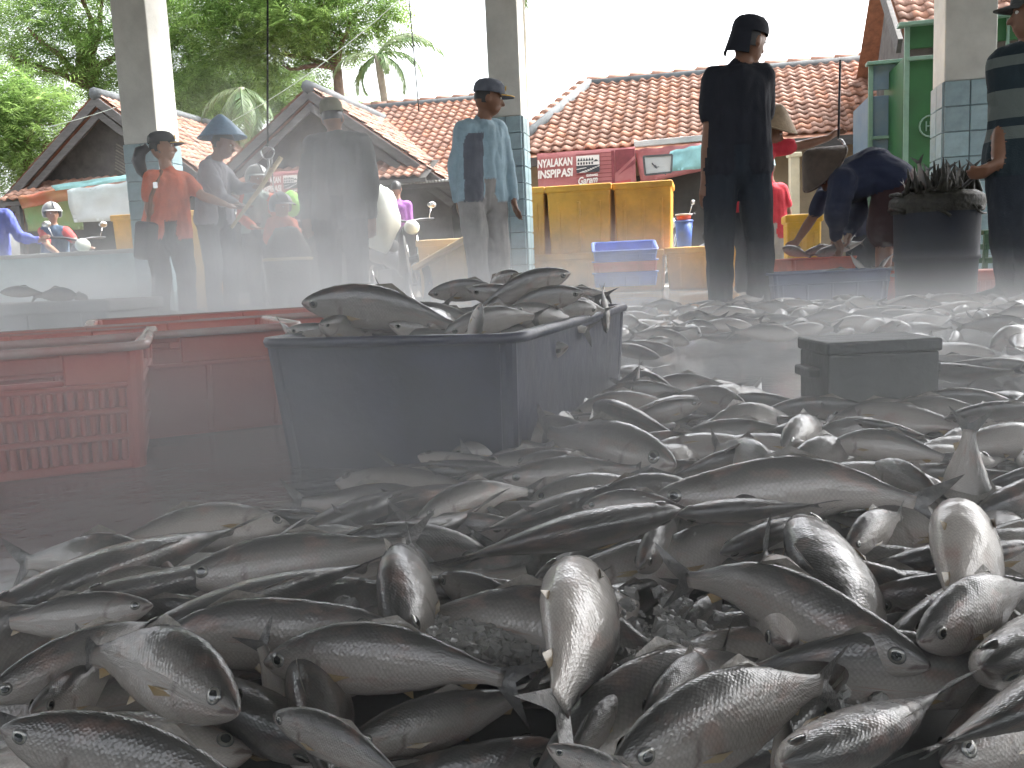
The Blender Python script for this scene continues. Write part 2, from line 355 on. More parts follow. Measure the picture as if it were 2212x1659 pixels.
# ------------------------------------------------------------------ clay tile roofs
TW, TL = 0.205, 0.215
def tile_mb(w_=TW, l_=TL + 0.05, th=0.014, amp=0.024):
    t = MB(); n = 6; vs = []
    for y, dz in ((0.0, 0.0), (l_, 0.026)):
        for i in range(n + 1):
            a = i / n; vs.append((a * w_, y, amp * math.sin(2 * math.pi * a) + dz))
    for i in range(n + 1): p = vs[n + 1 + i]; vs.append((p[0], p[1] - 0.002, p[2] - th - 0.012))
    fs = [(i, i + 1, n + 2 + i, n + 1 + i) for i in range(n)] + [(n + 1 + i, n + 2 + i, 2 * n + 3 + i, 2 * n + 2 + i) for i in range(n)]
    t.add(vs, fs); return t
TILE = tile_mb(); TILE_ME = TILE.mesh('roof_tile', [M['rooftile']], True); TILE_OLD = TILE.mesh('roof_tile', [M['tile_old']], True)
def tile_field(parent, O, ux, vy, ncol, nrow, ind_rows, keep=None, old=0.22, jit=0.010):
    """O: top left corner; ux along the row, vy down the slope. The lowest ind_rows are single tiles."""
    nz_ = ux.cross(vy).normalized()
    if nz_.z < 0: nz_ = -nz_
    J = MB()
    for r in range(nrow):
        for c in range(ncol):
            if keep and not keep((c + .5) / ncol, (r + .5) / nrow): continue
            p = O + ux * (c * TW) + vy * (r * TL) + nz_ * (0.035 + random.uniform(-jit, jit))
            x2 = (ux + vy * random.uniform(-.03, .03)).normalized(); F = frame(p, x2, vy, nz_)
            if r >= nrow - ind_rows: ob('roof_tile', TILE_OLD if random.random() < old else TILE_ME, parent, F)
            else: J.add([F @ q for q in TILE.v], TILE.f, 1 if random.random() < old else 0)
    if J.v:
        tag(J.build('roof_tiles', [M['rooftile_j'], M['tile_old']], parent, True), kind='stuff')

def gable_house(name, label, apex, W, pitch, D, dz_wall=0.0, tiles_right=True, wallm='dark_weave', strips=None, skirt=None, rx=1.0):
    o = Vector((apex.x, apex.y, 0)); root = empty(name, o); X = frame(o); zr = apex.z; t = math.tan(pitch); c, s_ = math.cos(pitch), math.sin(pitch)
    ze = zr - W * t
    wa = MB()                                   # walls: front gable set back, sides
    yb = 0.55; wi = W - 0.45; zt = zr - wi * t - 0.06
    wa.add([(-wi, yb, 0), (wi, yb, 0), (wi, yb, zt), (0, yb, zr - 0.12), (-wi, yb, zt), (-wi, D, 0), (wi, D, 0), (wi, D, zt), (0, D, zr - 0.12), (-wi, D, zt)],
           [(0, 1, 2, 3, 4), (5, 9, 8, 7, 6), (0, 4, 9, 5), (1, 6, 7, 2)])
    wa.build('wall', M[wallm], root, xf=X)
    ro = MB()                                   # roof deck
    Ls = W / c + 0.1
    for sg in (-1, 1):
        ex = Vector((sg * c, 0, -s_)); nn = Vector((sg * s_, 0, c))
        P0 = Vector((0, 0, zr)); a = P0; b_ = P0 + ex * Ls; k = nn * -0.06; yv = Vector((0, D + .4, 0))
        ro.add([a, b_, b_ + yv, a + yv, a + k, b_ + k, b_ + yv + k, a + yv + k], [(0, 1, 2, 3), (4, 7, 6, 5), (0, 4, 5, 1), (1, 5, 6, 2), (2, 6, 7, 3), (3, 7, 4, 0)])
    ro.build('roof_deck', M['tile_old'], root, xf=X)
    for sg in (-1, 1):                          # barge boards, two to a side
        ex = Vector((sg * c, 0, -s_)); nn = Vector((sg * s_, 0, c))
        for k, (off, hh, y0) in enumerate(((-0.10, 0.17, -0.03), (-0.30, 0.15, 0.03))):
            b = MB(); a = Vector((0, y0, zr)) + nn * off + ex * (0.02 - off * 0.5); e = Vector((0, y0, zr)) + nn * off + ex * (Ls * (0.99 - 0.04 * k))
            b.beam(a, e, 0.05, hh, nn); bevel(b.build('barge_board', M['grey_board'], root, xf=X), 0.008)
    r = MB(); r.tube([(0, -0.06 + (D + .5) * i / 8, zr + 0.02 + 0.012 * (i % 2)) for i in range(9)], 0.13, 8); r.build('ridge_cap', M['ridgecap'], root, True, xf=X)
    vy_ = (GX * c - ZV * s_); O = X @ Vector((0.06 * c, 0.0, zr - 0.06 * s_))
    if tiles_right:
        tile_field(root, O, GYV, vy_, int(D / TW), int(Ls / TL), 0, old=0.15)
    vl = (-GX * c - ZV * s_); O2 = X @ Vector((-0.06 * c, 0.62, zr - 0.06 * s_))
    tile_field(root, O2, -GYV, vl, 3, int(Ls / TL), int(Ls / TL), old=0.3)
    if strips:                                  # diagonal bamboo strips on the gable wall
        for k in range(strips):
            xx = -wi * 0.2 + k * 0.075
            for sg in (-1, 1):
                z0 = ze + 0.25; x0 = 0.75; ln = 0.85 - k * 0.012
                a = Vector((x0, yb - 0.03, z0 + 0.10 + k * 0.07)); e = a + Vector((sg * ln, 0, 0.62 * ln))
                if abs(e.x) * t > zr - e.z - 0.3: ln = max(0.1, (zr - 0.3 - a.z - sg * a.x * t * 0) / (t + 0.62) - (a.x if sg > 0 else -a.x) * 0.5); e = a + Vector((sg * ln, 0, 0.62 * ln))
                if a.z + 0.2 > zr - a.x * t: continue
                b = MB(); b.beam(a, e, 0.02, 0.03, Vector((0, 0, 1))); b.build('bamboo_strip', M['bamboo_strip'], root, xf=X)
    if skirt:                                   # lean-to tile skirt in front of the gable wall
        x0, x1, zt_, nrow = skirt
        sd = (-GYV * math.cos(R(24)) - ZV * math.sin(R(24))).normalized()
        Oo = X @ Vector((x0, yb - 0.02, zt_))
        tile_field(root, Oo, GX, sd, int((x1 - x0) / TW), nrow, nrow, old=0.3)
        b = MB(); p = X @ Vector((x0, yb, zt_ - 0.02)); q = X @ Vector((x1, yb, zt_ - 0.02)); e = sd * (nrow * TL + .02)
        b.add([p, q, q + e, p + e], [(0, 1, 2, 3)]); b.build('skirt_deck', M['dark_in'], root)
        b = MB(); b.beam(p + e - ZV * .04, q + e - ZV * .04, 0.05, 0.08); b.build('eave_beam', M['grey_board'], root)
        for k in range(4):
            f = MB(); pp = (p + e).lerp(q + e, (k + .3) / 3.8) + GYV * .1; f.beam(pp - ZV * .06, Vector((pp.x, pp.y, -.1)), 0.09, 0.09, GX); f.build('post', M['grey_board'], root)
    return tag(root, label, 'house', 'tiled houses across the yard'), X

A1 = at(207, 205, 19.0); A2 = at(666, 190, 18.5)
gable_house('gabled_house', 'tiled house with a dark woven gable behind the leftmost pillar', A1, 2.95, R(38), 7.5, strips=9, skirt=(-2.2, 2.2, A1.z - 1.62, 5))
gable_house('gabled_house', 'tiled house with grey barge boards behind the veiled man in the round cap', A2, 3.15, R(36), 7.5, skirt=(-2.5, 2.5, A2.z - 1.50, 5))

# long roof behind the second gable
def plain_house(name, label, L, Rr, d_ridge, run, drop, ind, eave_over=0.3, wallm='whitewash', hipl=0.0, hipr=0.0, back=3.0):
    """L, Rr: picture points of the ridge ends, ridge running along GX at depth d_ridge at L."""
    a = at(L[0], L[1], d_ridge); w_ = 0.0
    rr = ray(Rr[0], Rr[1]); # depth of the right end so that it lies along GX
    k = (a.x * GX.y - a.y * GX.x - (EYE.x * GX.y - EYE.y * GX.x)) / (rr.x * GX.y - rr.y * GX.x); b = EYE + rr * k; b.z = a.z
    Wd = (b - a).length; root = empty(name, Vector((a.x, a.y, 0))); X = frame(Vector((a.x, a.y, 0))); zr = a.z
    sl = Vector((0, -run, -drop)); Ls = sl.length; sl.normalize()
    dk = MB(); e = sl * (Ls + .02); bk = Vector((0, back, -drop * back / run)); th = Vector((0, 0, -0.07))
    A, B = Vector((0, 0, zr)), Vector((Wd, 0, zr)); Al, Bl = A + e - Vector((hipl, 0, 0)), B + e + Vector((hipr, 0, 0)); Ak, Bk = A + bk - Vector((hipl, 0, 0)), B + bk + Vector((hipr, 0, 0))
    dk.add([A, B, Bl, Al, Ak, Bk], [(0, 3, 2, 1), (0, 1, 5, 4), (0, 4, 3), (1, 2, 5)])
    dk.add([p + th for p in (A, B, Bl, Al, Ak, Bk)], [(1, 2, 3, 0), (4, 5, 1, 0), (3, 4, 0), (5, 2, 1)])
    dk.build('roof_deck', M['tile_old'], root, xf=X)
    vy_ = (X.to_3x3() @ sl).normalized(); O = X @ (A - Vector((hipl, 0, 0)))
    ncol = int((Wd + hipl + hipr) / TW); nrow = int(Ls / TL); tot = Wd + hipl + hipr
    def keep(cu, rv):
        x = cu * tot - hipl
        return -hipl * rv - .02 <= x <= Wd + hipr * rv + .02
    tile_field(root, O, GX, vy_, ncol, nrow, ind, keep)
    r = MB(); n = max(4, int(Wd / 0.42))
    for i in range(n):
        p = A.lerp(B, i / n); q = A.lerp(B, (i + 1.04) / n); r.tube([p + Vector((0, 0, .05 + .01 * random.random())), q + Vector((0, 0, .03))], [0.10, 0.088], 8)
    r.build('ridge_tiles', M['rooftile'], root, True, xf=X)
    r = MB(); r.tube([A - Vector((0, 0.06, 0.03)), B - Vector((0, 0.06, 0.03))], 0.11, 8); r.build('ridge_mortar', M['ridgecap'], root, True, xf=X)
    if hipl:
        n = int((Al - A).length / 0.3)
        for i in range(n):
            p = A.lerp(Al, i / n); q = A.lerp(Al, (i + 1.05) / n); h_ = MB()
            h_.tube([p + Vector((0, 0, .04)), q + Vector((0, 0, .085))], [0.085, 0.105], 8); h_.build('hip_tile', M['rooftile'], root, True, xf=X)
        h_ = MB(); h_.tube([A + Vector((.06, -.05, .0)), Al + Vector((.1, 0, .03))], 0.11, 8); h_.build('hip_mortar', M['ridgecap'], root, True, xf=X)
    wa = MB(); zt = zr - drop - 0.05; y0 = -run + eave_over + .25; y1 = back - .3
    wa.box(((Wd + hipr - hipl) / 2, (y0 + y1) / 2, zt / 2), (tot - 0.5, y1 - y0, zt)); wa.build('wall', M[wallm], root, xf=X)
    fa = MB(); fa.box(((Wd + hipr - hipl) / 2, -run - .03, zr - drop - .1), (tot, 0.04, 0.16)); bevel(fa.build('fascia', M['grey_board'], root, xf=X), 0.006)
    tag(root, label, 'house', 'tiled houses across the yard'); return root, X, Wd, zr, -run, zr - drop
H3 = plain_house('tiled_house', 'long tiled roof with a grey ridge behind the man in the pale blue shirt', (770, 236), (1125, 212), 23.5, 3.6, 2.2, 8)
H4 = plain_house('hipped_house', 'hip roofed tiled house behind the yellow bins', (1268, 182), (1960, 122), 19.3, 3.1, 1.78, 8, hipl=1.35, hipr=0.3, wallm='tanwall')

# ------------------------------------------------------------------ front of the hipped house: awning, banners, post
def cloth_sheet(name, corners, m, parent=None, nu=14, nv=8, wave=0.03, seed=0, th=0.004):
    a, b, c, d = [Vector(p) for p in corners]      # tl, tr, br, bl
    nn = (b - a).cross(d - a).normalized()
    def fn(u, v):
        p = a.lerp(b, u).lerp(d.lerp(c, u), v)
        k = noise.noise(Vector((u * 3.1 + seed * 7.3, v * 2.2, seed))) * wave + math.sin(u * 19 + v * 6 + seed) * wave * 0.25 * (0.3 + v)
        return p + nn * k - ZV * (math.sin(u * math.pi * 3 + seed) ** 2 * wave * .4 * (1 - v))
    s = MB(); s.grid(fn, nu, nv, th); return s.build(name, m, parent, True)
def text_mesh(name, body, m, parent, p, ex, ez, size, italic=0.0, bold=0.0, wdt=None):
    cu = bpy.data.curves.new(name, 'FONT'); cu.body = body; cu.size = size; cu.extrude = 0.002; cu.shear = italic; cu.offset = bold; cu.align_x = 'LEFT'
    t = bpy.data.objects.new('tmp', cu); col.objects.link(t); dg = bpy.context.evaluated_depsgraph_get()
    me = bpy.data.meshes.new_from_object(t.evaluated_get(dg)); bpy.data.objects.remove(t)
    me.name = name; me.materials.clear(); me.materials.append(m)
    ex = ex.normalized(); ey = ez.normalized(); n = ex.cross(ey).normalized(); F = frame(p, ex, ey, n)
    if wdt:
        x = max((v.co.x for v in me.vertices), default=1); F = F @ Matrix.Diagonal((wdt / x, 1, 1, 1))
    return ob(name, me, parent, F)
def plate(u, v, d): return at(u, v, d)

def banner(name, label, tl, tr, br, bl, d, text=True, u0=0.0):
    """the faded red banner with white lettering and a square emblem; picture corners, depth at the left edge"""
    a = at(tl[0], tl[1], d); rr = ray(tr[0], tr[1]); k = (a.x * GX.y - a.y * GX.x) / (rr.x * GX.y - rr.y * GX.x); Wd = ((EYE + rr * k) - a); Wd.z = 0; Wd = Wd.length
    b0 = at(bl[0], bl[1], d); H = a.z - b0.z
    root = empty(name, Vector((a.x, a.y, b0.z)))
    P = lambda fx, fz, off=0.0: a + GX * (Wd * fx) - ZV * (H * fz) - GYV * off
    cloth_sheet('sheet', (P(0, 0), P(1, 0), P(1, 1), P(0, 1)), M['pinkred'], root, 16, 8, 0.012, 3)
    for k in range(9):                          # printed boards
        s = MB(); z = 0.1 + k * 0.1; s.beam(P(0.40, z, .018), P(0.78, z - .004, .018), 0.002, 0.012); s.build('printed_line', M['pinkdark'], root)
    s = MB(); s.add([P(.80, .05, .02), P(.995, .05, .02), P(.995, .22, .02), P(.80, .62, .02)], [(0, 3, 2, 1)]); s.add([P(.82, .68, .02), P(.995, .3, .02), P(.995, .42, .02)], [(0, 1, 2)]); s.build('printed_brace', M['pinkdark'], root)
    s = MB(); s.beam(P(.775, .06, .021), P(.775, .98, .021), .002, .05, GX); s.build('printed_brace', M['pinkdark'], root)
    s = MB(); s.add([P(.66, .86, .022), P(.95, .80, .022), P(.95, 1, .022), P(.66, 1, .022)], [(0, 3, 2, 1)]); s.build('printed_strip', M['pinkband'], root)
    up = ZV; ex = (GX + ZV * .035).normalized()
    text_mesh('lettering', 'NYALAKAN', M['print_white'], root, P(.0, .36, .03), ex, up, H * .27, 0.12, 0.007, Wd * .37)
    text_mesh('lettering', 'INSPIRASI', M['print_white'], root, P(.0, .63, .03), ex, up, H * .27, 0.12, 0.007, Wd * .37)
    e = MB(); x0, x1, z0, z1 = .405, .64, .14, .56    # emblem: sky, gabled roofs, road and sleepers
    e.add([P(x0, z0, .03), P(x1, z0, .03), P(x1, z1, .03), P(x0, z1, .03)], [(0, 3, 2, 1)], 0)
    for k in range(6):
        xx = x0 + .01 + k * .028
        e.add([P(xx, .27, .034), P(xx + .014, .19, .034), P(xx + .028, .27, .034)], [(0, 2, 1)], 1)
        e.add([P(xx + .003, .30, .034), P(xx + .02, .30, .034), P(xx + .02, .36, .034), P(xx + .003, .36, .034)], [(0, 3, 2, 1)], 1)
    e.add([P(x0 + .17, .30, .034), P(x0 + .2, .24, .034), P(x1 - .005, .30, .034)], [(0, 2, 1)], 1)
    e.add([P(x0, .38, .034), P(x1, .38, .034), P(x1, z1, .034), P(x0, z1, .034)], [(0, 3, 2, 1)], 1)
    e.add([P(x0 + .02, z1 - .005, .038), P(x0 + .09, z1 - .005, .038), P(x1, .42, .038), P(x1, .40, .038)], [(0, 1, 2, 3)], 0)
    for k in range(6):
        t_ = .15 + k * .14; xa = x0 + .055 + (x1 - x0 - .06) * t_; za = z1 - .01 - .14 * t_
        e.add([P(xa - .012, za - .01, .041), P(xa + .012, za + .012, .041), P(xa + .018, za + .006, .041), P(xa - .004, za - .016, .041)], [(0, 1, 2, 3)], 1)
    e.add([P(x0, .46, .038), P(x0 + .10, .43, .038), P(x0 + .10, .445, .038), P(x0, .48, .038)], [(0, 3, 2, 1)], 0)
    e.build('emblem', [M['print_white'], M['print_dark']], root)
    text_mesh('lettering', 'GUDANG', M['print_white'], root, P(.50, .66, .03), ex, up, H * .075, 0, .003, Wd * .12)
    text_mesh('lettering', 'Garam', M['print_white'], root, P(.41, .84, .03), (GX + ZV * .1).normalized(), up, H * .24, 0.35, 0.004, Wd * .21)
    s = MB(); s.add([P(.45, .915, .03), P(.60, .855, .03), P(.60, .875, .03), P(.47, .94, .03)], [(0, 3, 2, 1)]); s.build('swash', M['print_white'], root)
    text_mesh('lettering', 'OKOBAN', M['print_white'], root, P(.70, .985, .03), ex, up, H * .09, 0, .004, Wd * .24)
    return tag(root, label, 'banner', 'red banners on the houses')
banner('banner', 'faded red banner with white lettering on the hipped house above the yellow bins', (1160, 332), (1372, 322), (1372, 412), (1160, 418), 16.2)
banner('banner', 'small faded red banner half hidden behind the two helmeted riders', (560, 374), (690, 366), (690, 432), (560, 442), 17.4)
# pale awning strip, draped cloth with a framed picture, posts
s = MB(); a = at(1370, 312, 15.9); b = at(1530, 297, 15.5); s.beam(a, b, 0.05, 0.10); tag(bevel(s.build('awning_board', M['whitewash'])), 'pale narrow board under the eave of the hipped house', 'board')
c_ = cloth_sheet('draped_cloth', (at(1372, 322, 15.9), at(1535, 306, 15.5), at(1535, 365, 15.5), at(1385, 398, 15.9)), M['pinkred'], None, 20, 8, 0.06, 5)
tag(c_, 'pink cloth draped under the eave behind the man in black', 'cloth')
c2_ = cloth_sheet('draped_cloth', (at(1448, 326, 15.5), at(1540, 305, 15.3), at(1540, 362, 15.3), at(1430, 372, 15.5)), M['cyan'], None, 14, 6, 0.04, 8)
tag(c2_, 'cyan cloth hanging beside the framed white poster', 'cloth')
fr = empty('poster', at(1418, 400, 15.4)); s = MB(); a, b, c, d = at(1390, 338, 15.4), at(1452, 334, 15.3), at(1450, 372, 15.3), at(1394, 378, 15.4)
s.add([a, b, c, d, a + GYV * .02, b + GYV * .02, c + GYV * .02, d + GYV * .02], [(0, 3, 2, 1), (4, 5, 6, 7), (0, 1, 5, 4), (1, 2, 6, 5), (2, 3, 7, 6), (3, 0, 4, 7)]); s.build('sheet', M['white'], fr)
s = MB(); q = [a, b, c, d, a]; [s.beam(q[i], q[i + 1], .03, .03) for i in range(4)]; s.build('frame', M['ridgecap'], fr)
s = MB(); [s.tube([at(1408 + k, 352 + j, 15.36), at(1416 + k * 1.4, 362 + j * 1.2, 15.36), at(1424 + k, 360 + j * 2, 15.35)], .009, 5) for k, j in ((0, 0), (3, 3), (7, 5), (10, 8), (14, 9))]; s.build('printed_drawing', M['print_dark'], fr)
tag(fr, 'white poster with a scribbled dark drawing in a grey frame', 'poster')
s = MB(); p = at(1715, 335, 12.5); s.box((p.x, p.y, p.z / 2), (0.12, 0.12, p.z)); s.box((p.x, p.y, p.z), (0.17, 0.17, .06)); tag(bevel(s.build('post', M['post'])), 'cream square post behind the bending man in blue', 'post')
# dark sheets painting the shade of the shop mouth under the hipped house eave
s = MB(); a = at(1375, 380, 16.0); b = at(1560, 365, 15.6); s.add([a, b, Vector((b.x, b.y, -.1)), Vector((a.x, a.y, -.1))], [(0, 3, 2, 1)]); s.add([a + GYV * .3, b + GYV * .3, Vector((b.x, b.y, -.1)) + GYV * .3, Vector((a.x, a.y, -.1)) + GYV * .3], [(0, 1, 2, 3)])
s.build('dark_opening_sheet', M['dark_in'], H4[0])

# ------------------------------------------------------------------ left house cloths
def hang(name, label, pts, d, m, seed, wave=0.05, cat='cloth'):
    return tag(cloth_sheet(name, [at(u, v, d) for u, v in pts], m, None, 16, 8, wave, seed), label, cat)
hang('white_sheet', 'large white sheet hung under the left tiled porch', ((145, 408), (318, 385), (318, 474), (158, 481)), 17.2, M['white'], 2, 0.08)
hang('pennant', 'green and yellow faded banner at the far left under the porch', ((48, 440), (166, 414), (182, 496), (62, 500)), 17.6, M['greenbanner'], 4, 0.06, 'banner')
hang('pennant', 'rust red faded banner above the green one at the far left', ((40, 424), (160, 398), (164, 430), (46, 452)), 17.5, M['redbanner'], 9, 0.05, 'banner')
hang('valance', 'narrow cyan and red cloth strip along the left porch eave', ((110, 400), (320, 370), (320, 384), (120, 412)), 17.0, M['cyan'], 11, 0.03)
# small shop wall and awning right of the second gable
s = MB(); a = at(868, 400, 18.5); rr = at(1010, 392, 18.0); o = Vector((a.x, a.y, 0)); root = empty('shop_front', o); Wd = (rr - a).length
s.box((Wd / 2, 0.3, .95), (Wd, 0.1, 2.1)); s.build('wall', M['whitewash'], root, xf=frame(o))
s = MB(); s.box((Wd * .72, 0.23, .85), (0.6, 0.06, 1.9)); bevel(s.build('dark_doorway', M['dark_in'], root, xf=frame(o)), .01)  # near-black slab painting the shade inside the doorway
for k in range(22):
    s = MB(); x = k * Wd / 22; s.tube([(x, .25, a.z + .14), (x, -.45, a.z - .02)], Wd / 40, 6); s.build('awning_rib', M['corrug'], root, True, xf=frame(o))
s = MB(); s.beam((0, -.42, a.z - .08), (Wd, -.42, a.z - .08), .06, .08); s.build('awning_beam', M['grey_board'], root, xf=frame(o))
tag(root, 'whitewashed shop front with a corrugated awning behind the man in purple', 'shop')
# grey corrugated roof between the pillar and the hipped house
root = empty('corrugated_roof', Vector((at(1190, 270, 20).x, 20, 0))); a = at(1140, 245, 21.0)
for k in range(16):
    s = MB(); p = a + GX * (k * .085); s.tube([p, p - GYV * 1.6 - ZV * .85], .046, 6); s.build('sheet_rib', M['corrug'], root, True)
s = MB(); p = a + GX * .6; s.box((p.x, p.y - .2, (p.z - 1) / 2), (1.2, .8, p.z - 1)); s.build('wall', M['whitewash'], root)
tag(root, 'grey corrugated sheet roof left of the hipped house', 'roof')

# ------------------------------------------------------------------ right side: blue panel cabin, green kiosk, steep roofed house
def panel_box(name, label, tl, tr, d, vbot, m, trim, slot, cols, hbars, depth=1.3, over=0.0):
    a = at(tl[0], tl[1], d); rr = ray(*tr); k = (a.x * GX.y - a.y * GX.x) / (rr.x * GX.y - rr.y * GX.x); e = EYE + rr * k; e.z = a.z; Wd = (e - a).length
    o = Vector((a.x, a.y, 0)); X = frame(o); root = empty(name, o); H = a.z; th = .05
    zs0, zs1 = slot                              # open gap under the top, as heights
    cw = Wd / cols
    for c in range(cols):
        s = MB(); s.box((cw * (c + .5), 0, zs0 / 2), (cw - .012, th, zs0)); bevel(s.build('panel', m, root, xf=X), .006)
    s = MB(); s.box((Wd / 2, 0, (zs1 + H) / 2), (Wd, th, H - zs1)); bevel(s.build('top_panel', m, root, xf=X), .006)
    for x in [0, Wd] + [cw * c for c in range(1, cols)]:
        s = MB(); s.box((x, -.04, H / 2), (.06 if x in (0, Wd) else .03, .05, H)); bevel(s.build('frame_post', trim, root, xf=X), .004)
    for z in [H] + hbars:
        s = MB(); s.box((Wd / 2, -.05, z), (Wd + (.12 + over if z == H else .0), .06 if z < H else .16, .045)); bevel(s.build('frame_rail', trim, root, xf=X), .004)
    for x in (0, Wd):
        s = MB(); s.box((x, depth / 2, zs0 / 2), (th, depth - .06, zs0)); s.build('side_panel', m, root, xf=X)
    tag(root, label, 'kiosk', 'painted kiosks at the right'); return root, X, Wd, H
za = at(1905, 208, 12.6).z; zb = at(1905, 195, 12.6).z
KB = panel_box('kiosk', 'blue grey panelled kiosk next to the green one', (1880, 140), (1958, 135), 12.6, 400, M['bluepanel'], M['greentrim'], (za, zb), 1, [at(1880, 300, 12.6).z, at(1880, 388, 12.6).z])
za = at(2000, 122, 11.6).z; zb = at(2000, 105, 11.6).z
KG = panel_box('kiosk', 'tall bright green kiosk behind the right hand pillar', (1958, 56), (2250, 40), 11.6, 400, M['greenpaint'], M['greentrim'], (za, zb), 4, [at(1960, 130, 11.6).z, at(1960, 378, 11.6).z], over=.1)
s = MB(); p = at(2010, 272, 11.5)
s.tube([p + (GX * math.cos(t) + ZV * math.sin(t)) * .13 for t in [i * math.pi / 8 for i in range(17)]], .012, 6)
for (x0, z0, x1, z1) in ((-.05, -.06, -.05, .06), (.0, -.06, .0, .06), (-.05, 0, 0, 0), (.03, -.05, .07, .05)): s.tube([p + GX * x0 + ZV * z0, p + GX * x1 + ZV * z1], .01, 5)
s.build('emblem', M['greentrim'], KG[0])
# steep tiled roof above the kiosks
a = at(1945, 60, 13.6); root = empty('steep_roofed_house', Vector((a.x, a.y, 0))); X = frame(Vector((a.x, a.y, 0)))
pit = R(40); vy_ = (-GYV * math.cos(pit) - ZV * math.sin(pit)); O = a - vy_ * (TL * 11)
tile_field(root, O, GX, vy_, 14, 11, 11, old=.05)
s = MB(); e1 = O - GX * .04; w3 = GX * (14 * TW + .3); s.add([e1, e1 + w3, e1 + w3 + vy_ * TL * 11.2, e1 + vy_ * TL * 11.2], [(0, 3, 2, 1)])
e2 = e1 - vy_ * 0 ; bk = GYV * 2.4 - ZV * 2.0; s.add([e1, e1 + w3, e1 + w3 + bk, e1 + bk], [(0, 1, 2, 3)]); s.build('roof_deck', M['tile_old'], root)
s = MB(); s.beam(e1 + ZV * .03 - GX * .05, e1 + vy_ * TL * 13.5 - GX * .05 - ZV * .0, .07, .22); bevel(s.build('barge_board', M['maroon'] if 'maroon' in M else M['grey_board'], root), .008)
s = MB(); zt = a.z - .1; s.box((1.6, 1.6, zt / 2), (2.9, 2.2, zt)); s.add([(.15, .5, zt), (.15, 2.7, zt), (.15, 1.6, zt + 1.4)], [(0, 1, 2)]); s.build('wall', M['dark_weave'], root, xf=X)
tag(root, 'house with a steep orange tiled roof above the green kiosk', 'house', 'tiled houses across the yard')

# ------------------------------------------------------------------ trees
def np_mesh(name, V, Fq, mats, smooth=False):
    me = bpy.data.meshes.new(name); n, f = len(V), len(Fq); k = Fq.shape[1]
    me.vertices.add(n); me.vertices.foreach_set('co', V.astype(np.float32).ravel())
    me.loops.add(f * k); me.loops.foreach_set('vertex_index', Fq.astype(np.int32).ravel())
    me.polygons.add(f); me.polygons.foreach_set('loop_start', np.arange(0, f * k, k, dtype=np.int32))
    try: me.polygons.foreach_set('loop_total', np.full(f, k, dtype=np.int32))
    except Exception: pass
    for m in mats: me.materials.append(m)
    me.update(calc_edges=True); me.validate(); return me
rng = np.random.default_rng(11)
def spray_template(n=7, L=0.55, lw=0.055, ll=0.15):
    V, F = [], []
    for i in range(n):
        t = (i + .7) / n; x = L * t; z = -0.20 * L * t * t; k = math.sin(math.pi * min(1, t * .8 + .25)) * .8 + .35
        for sg in (-1, 1):
            b = len(V); l_, w_ = ll * k, lw * k; dx = .35 * l_
            V += [(x - w_ / 2, 0, z), (x + dx * .5, sg * l_ * .55, z + .004 - w_ * .4), (x + dx, sg * l_, z - l_ * .30), (x + w_ * .9, sg * l_ * .45, z - l_ * .08)]
            F.append((b, b + 1, b + 2, b + 3))
    return np.array(V), np.array(F)
SPV, SPF = spray_template()
def foliage(name, blobs, n, m, parent, smin=.7, smax=1.4):
    vol = np.array([b[1][0] * b[1][1] * b[1][2] for b in blobs]) ** .75; vol /= vol.sum(); Vs, Fs = [], []; k = 0; nv = len(SPV)
    idx = rng.choice(len(blobs), n, p=vol)
    for i in idx:
        c, r = blobs[i]; d = rng.normal(size=3); d /= np.linalg.norm(d); q = rng.uniform(.25, 1) ** .55
        p = np.array(c) + d * np.array(r) * q * rng.uniform(.8, 1.08)
        out = d * np.array([1, 1, .35]) + rng.normal(size=3) * .55; out[2] -= .1; out /= np.linalg.norm(out)
        up = np.array([0, 0, 1.]) + rng.normal(size=3) * .35; sd = np.cross(up, out); sd /= np.linalg.norm(sd) + 1e-9; u2 = np.cross(out, sd)
        A = np.stack([out, sd, u2], 0) * rng.uniform(smin, smax)
        Vs.append(SPV @ A + p); Fs.append(SPF + k); k += nv
    return ob(name, np_mesh(name, np.concatenate(Vs), np.concatenate(Fs), [m]), parent)
def limb(mb, a, b, r0, r1, kink=.15, n=7):
    a, b = Vector(a), Vector(b); pts, rs = [], []
    for i in range(n + 1):
        t = i / n; p = a.lerp(b, t) + Vector((noise.noise(a * .7 + Vector((t * 2, 0, 0))), noise.noise(b * .7 + Vector((0, t * 2, 3))), noise.noise(a + Vector((7, t * 2, 1))) * .4)) * kink * math.sin(math.pi * t) * 3
        pts.append(p); rs.append(r0 + (r1 - r0) * t)
    mb.tube(pts, rs, 8); return pts
def tree(label, base, fork, tips, blobs, n, m, r0=.32, name='broadleaf_tree', smin=.7, smax=1.4):
    root = empty(name, base); t = MB(); limb(t, Vector(base) - ZV * .2, fork, r0, r0 * .7, .05)
    for tp in tips:
        pts = limb(t, fork, tp, r0 * .42, r0 * .10, .22)
        for k in (3, 5):
            q = pts[k]; dv = (Vector(tp) - Vector(fork)); e = q + Vector((random.uniform(-1, 1), random.uniform(-1, 1), random.uniform(.1, .7))) * dv.length * .34
            limb(t, q, e, r0 * .16, r0 * .04, .15, 5)
    t.build('trunk', M['bark'], root, True); foliage('crown', blobs, n, m, root, smin, smax)
    return tag(root, label, 'tree', 'trees behind the houses')
def bl(u, v, d, rx, rz, ry=None): return (tuple(at(u, v, d)), (rx, ry or rx * .9, rz))
f1 = at(205, 190, 27); b1 = Vector((f1.x + .3, f1.y, 0))
